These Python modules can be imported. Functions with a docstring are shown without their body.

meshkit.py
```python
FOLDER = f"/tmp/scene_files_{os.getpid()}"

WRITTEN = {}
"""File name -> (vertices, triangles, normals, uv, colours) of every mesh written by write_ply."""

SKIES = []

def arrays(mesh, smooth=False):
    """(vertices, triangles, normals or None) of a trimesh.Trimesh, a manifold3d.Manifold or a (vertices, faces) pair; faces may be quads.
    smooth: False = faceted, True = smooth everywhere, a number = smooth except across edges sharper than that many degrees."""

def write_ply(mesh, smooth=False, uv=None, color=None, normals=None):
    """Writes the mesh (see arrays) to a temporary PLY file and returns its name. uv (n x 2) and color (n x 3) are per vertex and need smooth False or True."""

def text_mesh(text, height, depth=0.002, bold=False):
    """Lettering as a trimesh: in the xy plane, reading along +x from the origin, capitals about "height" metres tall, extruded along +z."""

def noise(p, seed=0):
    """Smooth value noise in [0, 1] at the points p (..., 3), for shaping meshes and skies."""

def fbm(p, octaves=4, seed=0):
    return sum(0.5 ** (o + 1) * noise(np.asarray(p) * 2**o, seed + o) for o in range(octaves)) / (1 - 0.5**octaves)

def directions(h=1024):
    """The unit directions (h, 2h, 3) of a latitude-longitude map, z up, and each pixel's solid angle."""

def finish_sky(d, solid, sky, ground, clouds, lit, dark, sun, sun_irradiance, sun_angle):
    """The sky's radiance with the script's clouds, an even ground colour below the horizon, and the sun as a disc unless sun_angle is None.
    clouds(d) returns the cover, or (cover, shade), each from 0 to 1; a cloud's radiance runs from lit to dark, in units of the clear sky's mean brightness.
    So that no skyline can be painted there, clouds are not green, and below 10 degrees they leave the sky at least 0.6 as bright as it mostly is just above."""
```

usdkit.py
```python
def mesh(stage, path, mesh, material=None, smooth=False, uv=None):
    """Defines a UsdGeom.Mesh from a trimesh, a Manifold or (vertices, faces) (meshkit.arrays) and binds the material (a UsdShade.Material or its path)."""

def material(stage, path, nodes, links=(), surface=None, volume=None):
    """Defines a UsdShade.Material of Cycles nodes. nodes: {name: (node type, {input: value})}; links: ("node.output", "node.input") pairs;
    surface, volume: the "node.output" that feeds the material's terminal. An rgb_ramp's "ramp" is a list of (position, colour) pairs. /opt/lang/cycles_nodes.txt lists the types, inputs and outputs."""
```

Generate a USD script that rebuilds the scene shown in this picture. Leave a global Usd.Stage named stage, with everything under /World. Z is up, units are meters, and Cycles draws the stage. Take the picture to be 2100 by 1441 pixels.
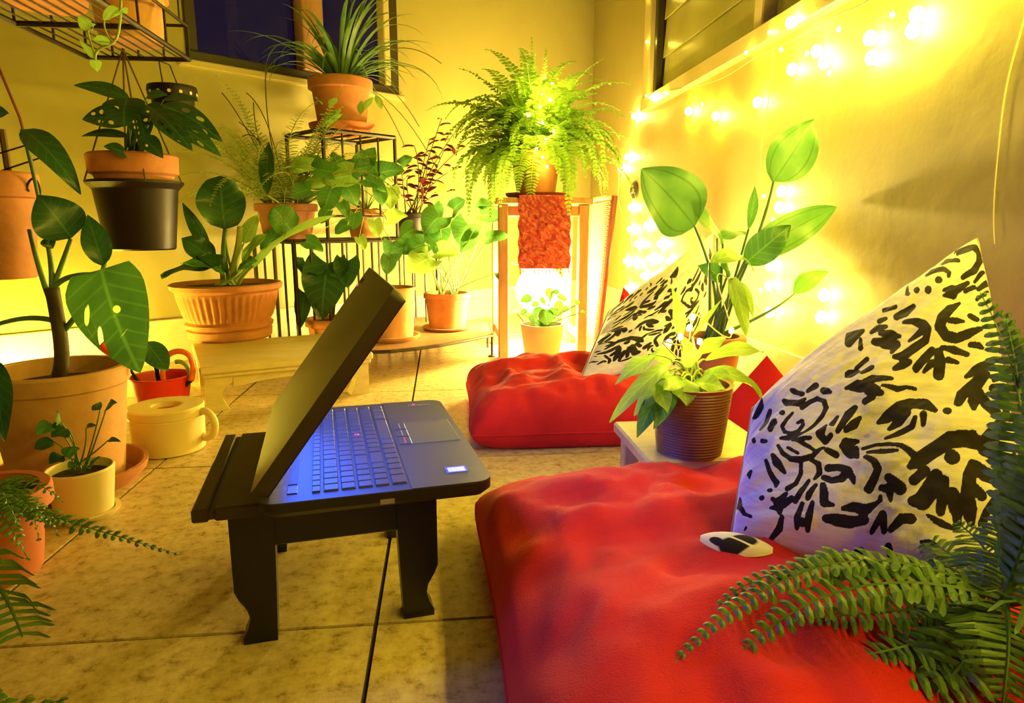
import math, random
import numpy as np, trimesh, manifold3d as m3, shapely
from shapely.geometry import Polygon, LineString, Point, box as sbox
import shapely.affinity
import usdkit, meshkit
from pxr import Usd, UsdGeom, UsdLux, UsdShade, Gf, Sdf, Vt

stage = Usd.Stage.CreateInMemory()
UsdGeom.SetStageUpAxis(stage, UsdGeom.Tokens.z)
UsdGeom.SetStageMetersPerUnit(stage, 1.0)
UsdGeom.Xform.Define(stage, '/World')
rng = random.Random(7)
nr = np.random.default_rng(11)

# ---------------------------------------------------------------- camera, sky, exposure
F, EYEH, CX, CY = 1350.0, 0.5, 1050.0, 720.5          # focal length in pixels of the 2100 x 1441 frame, eye height
pitch = math.atan2(CY - 460, F)
yaw = math.atan(145 * math.cos(pitch) / F)
FW = np.array([math.sin(yaw) * math.cos(pitch), math.cos(yaw) * math.cos(pitch), -math.sin(pitch)])
RT = np.array([math.cos(yaw), -math.sin(yaw), 0.0])
UP = np.cross(RT, FW)
EYE = np.array([0, 0, EYEH])
cam = UsdGeom.Camera.Define(stage, '/World/camera')
M4 = np.eye(4); M4[0, :3], M4[1, :3], M4[2, :3], M4[3, :3] = RT, UP, -FW, EYE
cam.AddTransformOp().Set(Gf.Matrix4d(M4.tolist()))
cam.CreateHorizontalApertureAttr(36.0); cam.CreateVerticalApertureAttr(36.0 * 1441 / 2100)
cam.CreateFocalLengthAttr(36.0 * F / 2100); cam.CreateClippingRangeAttr(Gf.Vec2f(0.02, 60))
cam.CreateExposureAttr(0.0)
dome = UsdLux.DomeLight.Define(stage, '/World/night_sky')
dome.CreateColorAttr(Gf.Vec3f(0.5, 0.36, 1.0)); dome.CreateIntensityAttr(0.012)

BULB, BULB_HOT, BULB_UNSEEN = 190.0, 280.0, 4200.0          # string-light radiance: small bulbs, bulbs enlarged for glare, unseen bulbs nearer the viewer
LANTERN = 520.0      # radiance of the bulbs bundled inside the plant stand
ADDED_LAMP = 420.0          # radiance of the globe added in the stand for white glare
SCREEN = 15.0          # radiance of the laptop screen
STRING_COL, LANTERN_COL = (1.0, 0.76, 0.07), (1.0, 0.74, 0.18)

# ---------------------------------------------------------------- picture point -> place
def ray(px, py): return FW + RT * (px - CX) / F - UP * (py - CY) / F
def G(px, py, z=0.0): d = ray(px, py); return EYE + d * ((z - EYEH) / d[2])           # on the level z
def W(px, py, y): d = ray(px, py); return EYE + d * (y / d[1])                        # at the depth y
def RX(px, py, x): d = ray(px, py); return EYE + d * (x / d[0])                       # at the distance x to the right
XR = 0.93                                                # the right wall
WU = np.array([0.763, 0.646, 0]); WU /= np.linalg.norm(WU); WN = np.array([WU[1], -WU[0], 0]); WO = np.array([0, 3.362, 0])
def B(px, py, off):                                      # on the plane OFF in front of the slanting back wall
    d = ray(px, py); o = WO + WN * off
    return EYE + d * (np.dot(o - EYE, WN) / np.dot(d, WN))

# ---------------------------------------------------------------- materials
MT = {}
def mat(name, nodes, links=(), surface='p.BSDF'):
    MT[name] = usdkit.material(stage, '/World/Looks/' + name, nodes, links, surface=surface); return MT[name]
def plain(name, col, rough=0.5, metal=0.0, var=0.0, scale=30, bump=0.0, bscale=200, spec=0.5, sheen=0.0, trans=0.0, aniso=(1, 1, 1)):
    n = {'p': ('principled_bsdf', {'base_color': col, 'roughness': rough, 'metallic': metal, 'specular_ior_level': spec, 'sheen_weight': sheen}),
         'g': ('texture_coordinate', {}), 'mp': ('mapping', {'scale': aniso})}
    l = [('g.object', 'mp.vector')]
    if var:
        n['n'] = ('noise_texture', {'scale': scale, 'detail': 5.0, 'roughness': 0.6})
        n['r'] = ('rgb_ramp', {'ramp': [(0.25, tuple(c * (1 - var) for c in col)), (0.5, col), (0.8, tuple(min(1, c * (1 + var)) for c in col))]})
        l += [('mp.vector', 'n.vector'), ('n.fac', 'r.fac'), ('r.color', 'p.base_color')]
    if bump:
        n['bn'] = ('noise_texture', {'scale': bscale, 'detail': 4.0}); n['b'] = ('bump', {'strength': bump, 'distance': 0.004})
        l += [('mp.vector', 'bn.vector'), ('bn.fac', 'b.height'), ('b.normal', 'p.normal')]
    return mat(name, n, l)
def leafmat(name, col, col2, rough=0.4, trans=0.35, scale=14, veins=0.0, vein_col=None, ribs=0.0):
    n = {'g': ('texture_coordinate', {}), 'n': ('noise_texture', {'scale': scale, 'detail': 3.0}),
         'r': ('rgb_ramp', {'ramp': [(0.3, col), (0.7, col2)]}), 'p': ('principled_bsdf', {'roughness': rough, 'specular_ior_level': 0.4}),
         't': ('translucent_bsdf', {}), 'mx': ('mix_closure', {'fac': trans})}
    l = [('g.object', 'n.vector'), ('n.fac', 'r.fac'), ('p.BSDF', 'mx.closure1'), ('t.BSDF', 'mx.closure2')]
    out = 'r.color'
    if veins:
        n.update({'s': ('separate_xyz', {}), 'a': ('math', {'math_type': 'absolute'}), 'm': ('math', {'math_type': 'multiply', 'value2': veins}), 'si': ('math', {'math_type': 'cosine'}),
                  'mr': ('map_range', {'from_min': 0.9, 'from_max': 1.0, 'to_min': 0.0, 'to_max': 0.45, 'clamp': True}), 'vm': ('mix', {'color2': vein_col or tuple(c * 0.35 for c in col)})})
        l += [('g.UV', 's.vector'), ('s.x', 'a.value1'), ('a.value', 'm.value1'), ('m.value', 'si.value1'), ('si.value', 'mr.value'), ('mr.result', 'vm.fac'), ('r.color', 'vm.color1')]
        out = 'vm.color'
    if ribs:                                                # a pale midrib and faint side veins
        n.update({'s': ('separate_xyz', {}), 'a': ('math', {'math_type': 'absolute'}), 'ty': ('math', {'math_type': 'multiply', 'value2': 44.0}), 'sv': ('math', {'math_type': 'multiply_add', 'value2': -9.0}), 'co': ('math', {'math_type': 'cosine'}),
                  'm1': ('map_range', {'from_min': 0.02, 'from_max': 0.07, 'to_min': 1.0, 'to_max': 0.0, 'clamp': True}), 'm2': ('map_range', {'from_min': 0.75, 'from_max': 1.0, 'to_min': 0.0, 'to_max': 0.45, 'clamp': True}),
                  'mx2': ('math', {'math_type': 'maximum'}), 'k': ('math', {'math_type': 'multiply', 'value2': ribs}), 'vm': ('mix', {'color2': tuple(min(1, c * 2.2 + .03) for c in col2)})})
        l += [('g.UV', 's.vector'), ('s.x', 'a.value1'), ('s.y', 'ty.value1'), ('a.value', 'sv.value1'), ('ty.value', 'sv.value3'), ('sv.value', 'co.value1'), ('co.value', 'm2.value'), ('a.value', 'm1.value'), ('m1.result', 'mx2.value1'), ('m2.result', 'mx2.value2'), ('mx2.value', 'k.value1'), ('k.value', 'vm.fac'), (out, 'vm.color1')]
        out = 'vm.color'
    l += [(out, 'p.base_color'), (out, 't.color')]
    return mat(name, n, l, 'mx.closure')
def glow(name, col, s): return mat(name, {'e': ('emission', {'color': col, 'strength': s})}, (), 'e.emission')

plain('wall_paint', (0.36, 0.315, 0.098), 0.55, var=0.06, scale=3, bump=0.35, bscale=22)
plain('ceiling_paint', (0.22, 0.19, 0.11), 0.8)
plain('skirting', (0.72, 0.62, 0.4), 0.35, var=0.1, scale=8)
mat('terrazzo', {'g': ('texture_coordinate', {}), 'v': ('voronoi_texture', {'scale': 75.0, 'randomness': 1.0}), 'n': ('noise_texture', {'scale': 48.0, 'detail': 5.0, 'roughness': 0.75}),
    'n2': ('noise_texture', {'scale': 3.5, 'detail': 4.0}),
    'r': ('rgb_ramp', {'ramp': [(0.33, (0.30, 0.20, 0.08)), (0.43, (0.60, 0.45, 0.21)), (0.50, (0.72, 0.555, 0.27)), (0.64, (0.84, 0.68, 0.36))]}),
    'r2': ('rgb_ramp', {'ramp': [(0.3, (0.72, 0.70, 0.66)), (0.7, (1, 1, 1))]}), 'm': ('mix', {'mix_type': 'multiply', 'fac': 1.0}),
    'p': ('principled_bsdf', {'roughness': 0.33})},
    [('g.object', 'v.vector'), ('g.object', 'n.vector'), ('g.object', 'n2.vector'), ('n.fac', 'r.fac'), ('n2.fac', 'r2.fac'), ('r.color', 'm.color1'), ('r2.color', 'm.color2'), ('m.color', 'p.base_color')])
plain('joint', (0.02, 0.016, 0.01), 0.9)
plain('frame_paint', (0.55, 0.46, 0.2), 0.4)
plain('dark_frame', (0.03, 0.022, 0.012), 0.5)
plain('pane_reflection', (0.36, 0.34, 0.10), 0.3, var=0.25, scale=3)  # olive base colour stands for the room reflected in the glass
mat('pane_night', {'t': ('transparent_bsdf', {'color': (0.55, 0.55, 0.75)}), 'g': ('glossy_bsdf', {'roughness': 0.03}), 'f': ('fresnel', {'IOR': 1.45}), 'm': ('mix_closure', {})},
    [('f.fac', 'm.fac'), ('t.BSDF', 'm.closure1'), ('g.BSDF', 'm.closure2')], 'm.closure')
plain('terracotta', (0.44, 0.17, 0.065), 0.8, var=0.3, scale=14, bump=0.25, bscale=60)
plain('terracotta_dark', (0.24, 0.085, 0.035), 0.8, var=0.35, scale=14, bump=0.25, bscale=60)
plain('terracotta_pale', (0.55, 0.29, 0.11), 0.85, var=0.28, scale=9, bump=0.25, bscale=60)
plain('saucer_red', (0.50, 0.13, 0.04), 0.7, var=0.2, scale=14)
plain('cream_ceramic', (0.78, 0.62, 0.25), 0.45, var=0.06, scale=6)
plain('cream_plastic', (0.75, 0.62, 0.30), 0.5, var=0.05, scale=6)
plain('black_plastic', (0.009, 0.005, 0.007), 0.45, spec=0.25)
plain('brown_ribbed', (0.20, 0.085, 0.04), 0.45, var=0.2, scale=20)
plain('red_plastic', (0.65, 0.02, 0.012), 0.4)
plain('orange_plastic', (0.85, 0.16, 0.02), 0.4)
plain('green_plastic', (0.25, 0.4, 0.08), 0.4)
plain('soil', (0.035, 0.02, 0.01), 0.95, var=0.6, scale=60, bump=1.0, bscale=120)
plain('iron', (0.022, 0.012, 0.008), 0.5, metal=0.3)
plain('cord', (0.10, 0.05, 0.02), 0.8)
plain('cream_wood', (0.68, 0.56, 0.24), 0.45, var=0.14, scale=10, aniso=(1, 6, 6))
plain('stand_wood', (0.30, 0.15, 0.06), 0.5, var=0.3, scale=9, aniso=(6, 6, 1))
plain('stand_red_wood', (0.17, 0.03, 0.02), 0.45, var=0.3, scale=9, aniso=(6, 6, 1))
plain('cane', (0.52, 0.36, 0.13), 0.5, var=0.3, scale=40)
plain('red_cloth', (0.30, 0.018, 0.014), 0.25, var=0.5, scale=70, bump=1.0, bscale=90)
plain('black_wood', (0.004, 0.0025, 0.003), 0.35, var=0.3, scale=12, bump=0.1)
plain('brown_board', (0.04, 0.023, 0.010), 0.5, var=0.25, scale=30, bump=0.2, bscale=300)
plain('laptop_black', (0.008, 0.006, 0.006), 0.42, bump=0.1, bscale=900)
plain('laptop_lid', (0.026, 0.016, 0.007), 0.5, var=0.15, scale=300, bump=0.15, bscale=900)
plain('laptop_deck', (0.032, 0.028, 0.024), 0.42, bump=0.1, bscale=900)
plain('key_black', (0.036, 0.032, 0.036), 0.35)
plain('silver', (0.6, 0.58, 0.55), 0.3, metal=0.9)
plain('trackpad', (0.05, 0.047, 0.03), 0.3)
plain('sticker_blue', (0.05, 0.12, 0.5), 0.4)
plain('sticker_white', (0.85, 0.86, 0.9), 0.4)
plain('red_dot', (0.85, 0.03, 0.06), 0.4)
glow('red_led', (1.0, 0.03, 0.12), 4.0)
glow('screen', (0.05, 0.13, 1.0), SCREEN)
plain('red_fabric', (0.54, 0.016, 0.018), 0.9, var=0.22, scale=7, bump=0.25, bscale=500, sheen=0.05, spec=0.15)
mat('damask', {'a': ('attribute', {'attribute': 'mask'}), 'g': ('texture_coordinate', {}), 'n': ('noise_texture', {'scale': 40.0, 'detail': 4.0}), 'mp': ('mapping', {'scale': (1.0, 1.0, 8.0)}),
    'r': ('rgb_ramp', {'ramp': [(0.3, (0.66, 0.60, 0.54)), (0.7, (0.78, 0.73, 0.66))]}), 'th': ('map_range', {'from_min': 0.35, 'from_max': 0.65, 'to_min': 0.0, 'to_max': 1.0, 'clamp': True}),
    'm': ('mix', {'color2': (0.012, 0.008, 0.014)}), 'wv': ('noise_texture', {'scale': 700.0, 'detail': 2.0}), 'b': ('bump', {'strength': 0.25, 'distance': 0.002}), 'p': ('principled_bsdf', {'roughness': 0.85, 'specular_ior_level': 0.2, 'sheen_weight': 0.1})},
    [('g.object', 'mp.vector'), ('mp.vector', 'n.vector'), ('n.fac', 'r.fac'), ('a.fac', 'th.value'), ('th.result', 'm.fac'), ('r.color', 'm.color1'), ('m.color', 'p.base_color'), ('g.object', 'wv.vector'), ('wv.fac', 'b.height'), ('b.normal', 'p.normal')])
plain('khaki_cloth', (0.42, 0.33, 0.12), 0.9, var=0.12, scale=9, bump=0.2, bscale=500)
plain('wire_pale', (0.7, 0.6, 0.25), 0.5)
plain('glass_bulb_cap', (0.4, 0.35, 0.15), 0.5)
glow('bulb', STRING_COL, BULB); glow('bulb_fern', STRING_COL, 1100.0); glow('bulb_hot', STRING_COL, BULB_HOT); glow('bulb_unseen', STRING_COL, BULB_UNSEEN); glow('added_lamp_globe', (1.0, 0.73, 0.2), ADDED_LAMP)
glow('bulb_warm', LANTERN_COL, LANTERN)
leafmat('leaf_dark', (0.012, 0.05, 0.018), (0.03, 0.10, 0.03), 0.32, 0.15, ribs=0.4)
leafmat('leaf_mid', (0.05, 0.17, 0.035), (0.10, 0.27, 0.05), 0.38, 0.3, ribs=0.4)
leafmat('leaf_tall', (0.075, 0.22, 0.045), (0.13, 0.30, 0.06), 0.35, 0.3, veins=9.0)
leafmat('leaf_light', (0.22, 0.42, 0.06), (0.34, 0.55, 0.10), 0.38, 0.45, ribs=0.35)
leafmat('leaf_spider', (0.05, 0.14, 0.035), (0.13, 0.24, 0.07), 0.4, 0.25)
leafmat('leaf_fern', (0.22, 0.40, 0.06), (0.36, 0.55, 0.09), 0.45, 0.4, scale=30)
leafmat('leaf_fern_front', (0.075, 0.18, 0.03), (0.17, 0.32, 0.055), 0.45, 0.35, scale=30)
leafmat('leaf_red', (0.05, 0.008, 0.01), (0.16, 0.015, 0.02), 0.35, 0.25)
leafmat('leaf_feather', (0.22, 0.30, 0.07), (0.36, 0.42, 0.10), 0.5, 0.4)
plain('stem_green', (0.10, 0.2, 0.05), 0.5, var=0.3, scale=30)
plain('stem_pale', (0.32, 0.42, 0.10), 0.45, var=0.2, scale=30)
plain('stem_brown', (0.07, 0.05, 0.02), 0.7, var=0.4, scale=30)

# ---------------------------------------------------------------- naming and tagging
USED = {}
def numbered(parent, name):
    k = (parent, name); n = USED.get(k, 0); USED[k] = n + 1
    return name if n == 0 else f'{name}_{n:03d}'
def pth(parent): return '/World' if parent is None else str(parent.GetPath())
def tag(p, label=None, cat=None, group=None, kind=None):
    for k, v in (('label', label), ('category', cat), ('group', group), ('kind', kind)):
        if v: p.SetCustomDataByKey(k, v)
    return p
def obj(name, mesh, m, parent=None, smooth=35, uv=None):
    if isinstance(mesh, list): mesh = cat_(mesh)
    b = pth(parent)
    return usdkit.mesh(stage, b + '/' + numbered(b, name), mesh, MT[m], smooth=smooth, uv=uv).GetPrim()
def thing(name, label, cat, loc=(0, 0, 0), group=None, kind=None):
    x = UsdGeom.Xform.Define(stage, '/World/' + numbered('/World', name)); x.AddTranslateOp().Set(Gf.Vec3d(*map(float, loc)))
    p = x.GetPrim(); ORG[str(p.GetPath())] = np.array(loc, float)
    return tag(p, label, cat, group, kind)
ORG = {}
def loc(parent, mesh):                                    # a mesh in world coordinates -> the parent's frame
    o = ORG.get('/World/' + str(parent.GetPath()).split('/')[2], np.zeros(3))
    if isinstance(mesh, list): mesh = cat_(mesh)
    v, f = va(mesh); return (v - o, f)
def part(name, mesh, m, parent, smooth=35, uv=None): return obj(name, loc(parent, mesh), m, parent, smooth, uv)

# ---------------------------------------------------------------- shapes
def va(m):
    if isinstance(m, list): return cat_(m)
    if hasattr(m, 'to_mesh'): k = m.to_mesh(); return np.array(k.vert_properties[:, :3], float), np.array(k.tri_verts)
    if isinstance(m, tuple):
        v, f = np.asarray(m[0], float), np.asarray(m[1], int)
        if f.shape[1] == 4: f = np.vstack([f[:, [0, 1, 2]], f[:, [0, 2, 3]]])
        return v, f
    return np.array(m.vertices), np.array(m.faces)
def cat_(ms):
    vs, fs, n = [], [], 0
    for m in ms:
        v, f = va(m); vs.append(v); fs.append(f + n); n += len(v)
    return np.vstack(vs), np.vstack(fs)
def unit(v): v = np.asarray(v, float); return v / (np.linalg.norm(v) + 1e-12)
def bx(x0, y0, z0, x1, y1, z1, r=0.0):
    if r <= 0: return va(trimesh.creation.box(bounds=[(x0, y0, z0), (x1, y1, z1)]))
    r = min(r, 0.49 * min(x1 - x0, y1 - y0, z1 - z0)); p = []
    for x in (x0, x1):
        for y in (y0, y1):
            for z in (z0, z1):
                sx, sy, sz = (1 if x == x0 else -1), (1 if y == y0 else -1), (1 if z == z0 else -1)
                p += [(x, y + sy * r, z + sz * r), (x + sx * r, y, z + sz * r), (x + sx * r, y + sy * r, z)]
    return va(m3.Manifold.hull_points(np.array(p, np.float64)))
def frame3(v, o, a, b, c=(0, 0, 1)):                      # local (x,y,z) -> o + x a + y b + z c
    v, f = va(v); return np.asarray(o) + v[:, :1] * np.asarray(a) + v[:, 1:2] * np.asarray(b) + v[:, 2:3] * np.asarray(c), f
def tube(pts, r, sides=8, cap=True):
    p = np.asarray(pts, float); rr = np.broadcast_to(np.asarray(r, float), (len(p),))
    t = np.gradient(p, axis=0); t /= np.linalg.norm(t, axis=1, keepdims=True) + 1e-12
    a = np.cross(t[0], [0, 0, 1.0]); a = a if np.linalg.norm(a) > 0.05 else np.cross(t[0], [1.0, 0, 0]); a = unit(a)
    vs = []
    for i in range(len(p)):
        a = unit(a - t[i] * np.dot(a, t[i])); b = np.cross(t[i], a)
        g = np.arange(sides) * 2 * np.pi / sides
        vs.append(p[i] + rr[i] * (np.cos(g)[:, None] * a + np.sin(g)[:, None] * b))
    v = np.vstack(vs); f = []
    for i in range(len(p) - 1):
        for j in range(sides):
            k = (j + 1) % sides; f += [(i * sides + j, i * sides + k, (i + 1) * sides + k), (i * sides + j, (i + 1) * sides + k, (i + 1) * sides + j)]
    if cap:
        n = len(v); v = np.vstack([v, p[:1], p[-1:]])
        for j in range(sides):
            k = (j + 1) % sides; f += [(n, k, j), (n + 1, (len(p) - 1) * sides + j, (len(p) - 1) * sides + k)]
    return v, np.array(f)
def bez(*P, n=10):
    P = [np.asarray(p, float) for p in P]; t = np.linspace(0, 1, n)[:, None]
    while len(P) > 1: P = [a * (1 - t) + b * t for a, b in zip(P[:-1], P[1:])]
    return P[0]
def spline(pts, n=40):
    from scipy.interpolate import CubicSpline
    p = np.asarray(pts, float); s = np.r_[0, np.cumsum(np.linalg.norm(np.diff(p, axis=0), axis=1))]
    return CubicSpline(s, p)(np.linspace(0, s[-1], n))
def lathe(prof, n=40, c=(0, 0, 0), flute=None):
    p = np.asarray(prof, float); g = np.arange(n) * 2 * np.pi / n
    R = np.broadcast_to(p[:, :1], (len(p), n)).copy()
    if flute is not None:
        for i, a in enumerate(flute): R[i] += a * np.cos(g * n / 4)
    v = np.stack([R * np.cos(g), R * np.sin(g), np.broadcast_to(p[:, 1:], (len(p), n))], -1).reshape(-1, 3) + np.asarray(c)
    i, j = np.meshgrid(np.arange(len(p) - 1), np.arange(n), indexing='ij'); k = (j + 1) % n
    q = np.stack([i * n + j, i * n + k, (i + 1) * n + k, (i + 1) * n + j], -1).reshape(-1, 4)
    return va((v, q))
def sheet(Pf):                                            # grid of points (a,b,3) -> mesh and uv
    a, b = Pf.shape[:2]; i, j = np.meshgrid(np.arange(a - 1), np.arange(b - 1), indexing='ij')
    q = np.stack([i * b + j, i * b + j + 1, (i + 1) * b + j + 1, (i + 1) * b + j], -1).reshape(-1, 4)
    return va((Pf.reshape(-1, 3), q))
WIDTHS = {'ovate': lambda t: np.sin(np.pi * np.clip(t, 0, 1) ** 0.75) ** 0.85, 'lance': lambda t: np.sin(np.pi * t ** 0.85) ** 0.9, 'blade': lambda t: np.minimum(1, (1 - t) * 2.2) ** 0.8 * np.minimum(1, 0.5 + t * 3),
          'heart': lambda t: np.where(t < 0.22, 0.75 + 0.25 * np.sin(np.pi * t / 0.44), np.cos((t - 0.22) / 0.78 * np.pi / 2) ** 0.8), 'round': lambda t: np.sqrt(np.clip(1 - (2 * t - 1) ** 2, 0, 1)) ** 0.9}
def leaf(base, tip, w, nh=(0, -0.55, 0.8), shape='ovate', arch=0.08, fold=0.18, wave=0.06, nu=13, nv=7):
    base, tip = np.asarray(base, float), np.asarray(tip, float); d = tip - base; L = np.linalg.norm(d); d = d / L
    n = unit(np.asarray(nh, float) - d * np.dot(nh, d)); s = np.cross(d, n)
    t = np.linspace(0, 1, nu); v = np.linspace(-1, 1, nv); T, V = np.meshgrid(t, v, indexing='ij')
    wd = WIDTHS[shape](T) * w / 2; wd = np.maximum(wd, w * 0.012)
    ph = rng.random() * 6
    P = base + d * (T * L)[..., None] + n * (arch * L * 4 * T * (1 - T))[..., None] + s * (wd * V)[..., None] + n * (fold * wd * np.abs(V) ** 1.4 + wave * w * np.sin(T * 9 + ph + V * 1.5) * V * V)[..., None]
    if shape == 'heart': P = P - d * (0.24 * w * np.abs(V) ** 1.3 * np.clip(1 - T / 0.28, 0, 1))[..., None]
    return sheet(P), np.stack([V, T], -1).reshape(-1, 2)
def add_leaf(parent, base, tip, w, m, name='leaf', **k):
    me, uv = leaf(base, tip, w, **k)
    return obj(name, loc(parent, me), m, parent, True, uv)
def holed_leaf(base, tip, w, holes, nh=(0, -0.55, 0.8), arch=0.1, fold=0.12, shape='heart'):
    base, tip = np.asarray(base, float), np.asarray(tip, float); d = tip - base; L = np.linalg.norm(d); d = d / L
    n = unit(np.asarray(nh, float) - d * np.dot(nh, d)); s = np.cross(d, n)
    t = np.linspace(0, 1, 15); wd = WIDTHS[shape](t)
    poly = Polygon(np.r_[np.c_[t * L, wd * w / 2], np.c_[t * L, -wd * w / 2][::-1]]).buffer(0)
    for (ht, hv, hl, hw, ang) in holes:
        e = shapely.affinity.rotate(shapely.affinity.scale(Point(ht * L, hv * w / 2).buffer(1, 5), hl * L, hw * w), ang, origin='center')
        poly = poly.difference(e)
    poly = max(getattr(poly, "geoms", [poly]), key=lambda g: g.area); ms = [trimesh.creation.triangulate_polygon(poly, engine="earcut")]
    v, f = ms[0]
    v3 = np.c_[v, np.zeros(len(v))]; v3, f = trimesh.remesh.subdivide_to_size(v3, f, max(L, w) / 7)
    T, V = v3[:, 0] / L, v3[:, 1]
    P = base + d * v3[:, :1] + s * V[:, None] + n * (arch * L * 4 * T * (1 - T) + fold * np.abs(V))[:, None]
    return (P, f), np.c_[V / (w / 2), T]
def frond(base, az, el, L, w, droop=1.6, n=26, curl=0.0, roll=0.0, pts=None, tipn=0.12, pw=0.75):
    if pts is None:
        p = np.asarray(base, float); pts = [p]; e = el; a = az
        for i in range(18):
            p = p + L / 18 * np.array([math.cos(a) * math.cos(e), math.sin(a) * math.cos(e), math.sin(e)]); pts.append(p)
            e -= droop / 18 * (0.5 + i / 18); e = max(e, -1.5); a += curl / 18
    S = spline(pts, 40); tg = np.gradient(S, axis=0); tg /= np.linalg.norm(tg, axis=1, keepdims=True)
    vs, fs = [], []; c = 0
    sp = L / n if L else 0
    tv, tf = tube(S[::3], np.linspace(w * 0.035, w * 0.008, len(S[::3])), 4, False); vs.append(tv); fs.append(tf); c += len(tv)
    Ls = np.linalg.norm(np.diff(S, axis=0), axis=1).sum(); sp = Ls / n
    for k in range(n):
        t = 0.08 + 0.92 * (k + 0.5) / n; i = min(int(t * 39), 38); p, d = S[i] + (S[i + 1] - S[i]) * (t * 39 - i), tg[i]
        side = np.cross(d, [0, 0, 1.0]); side = unit(side) if np.linalg.norm(side) > 0.15 else np.array([math.sin(az), -math.cos(az), 0.0])
        nn = np.cross(side, d)
        if roll: side, nn = side * math.cos(roll) + nn * math.sin(roll), nn * math.cos(roll) - side * math.sin(roll)
        ln = w / 2 * (min(1, 0.45 + t * 2.2)) * (1 - max(0, t - 0.45) / 0.55 * (1 - tipn)) * (0.9 + 0.2 * rng.random()); pwid = sp * pw * (0.6 + 0.4 * ln / (w / 2))
        for sg in (-1, 1):
            q = unit(side * sg + d * (0.22 + 0.2 * rng.random()) + nn * (rng.random() - 0.35) * 0.5)
            a0, a1, a2 = p, p + q * ln * 0.55 + nn * ln * 0.05, p + q * ln - nn * ln * 0.14
            vs.append(np.array([a0 - d * pwid * 0.3, a0 + d * pwid * 0.35, a1 - d * pwid * 0.5 - nn * pwid * .1, a1 + nn * pwid * 0.12, a1 + d * pwid * 0.5 - nn * pwid * .1, p + q * ln * 0.88 - d * pwid * 0.3 - nn * ln * .1, p + q * ln * 0.88 + d * pwid * 0.34 - nn * ln * .1, a2]))
            fs.append(np.array([(0, 2, 3), (0, 3, 1), (1, 3, 4), (2, 5, 3), (3, 5, 6), (3, 6, 4), (5, 7, 6)]) + c); c += 8
    return np.vstack(vs), np.vstack(fs)
def clear(me):                                            # nothing grows through the walls
    v = va(me)[0]; return ((v - WO) @ WN).min() > 0.012 and v[:, 0].max() < XR - 0.005
def stem(parent, pts, r, m='stem_green', name='stem', n=10, sides=6):
    P = bez(*pts, n=n) if len(pts) < 4 else spline(pts, n + 6)
    return part(name, tube(P, np.linspace(r, r * 0.6, len(P)), sides), m, parent, True)
def pot_prof(rb, rt, h, rim=0.0, rimh=0.0, wall=0.008, lip=0.0):
    p = [(0.001, 0), (rb, 0), (rb + 0.002, 0.003)]
    if rim: p += [(rb + (rt - rb) * (h - rimh) / h, h - rimh), (rt + rim, h - rimh + 0.003), (rt + rim + lip, h - 0.004), (rt + rim + lip - 0.003, h)]
    else: p += [(rt, h - 0.003), (rt - 0.002, h)]
    return p + [(rt - wall, h), (rt - wall - 0.002, h - 0.025), (rb + (rt - rb) * 0.6 - wall, h * 0.6), (0.001, h * 0.6)]
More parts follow.
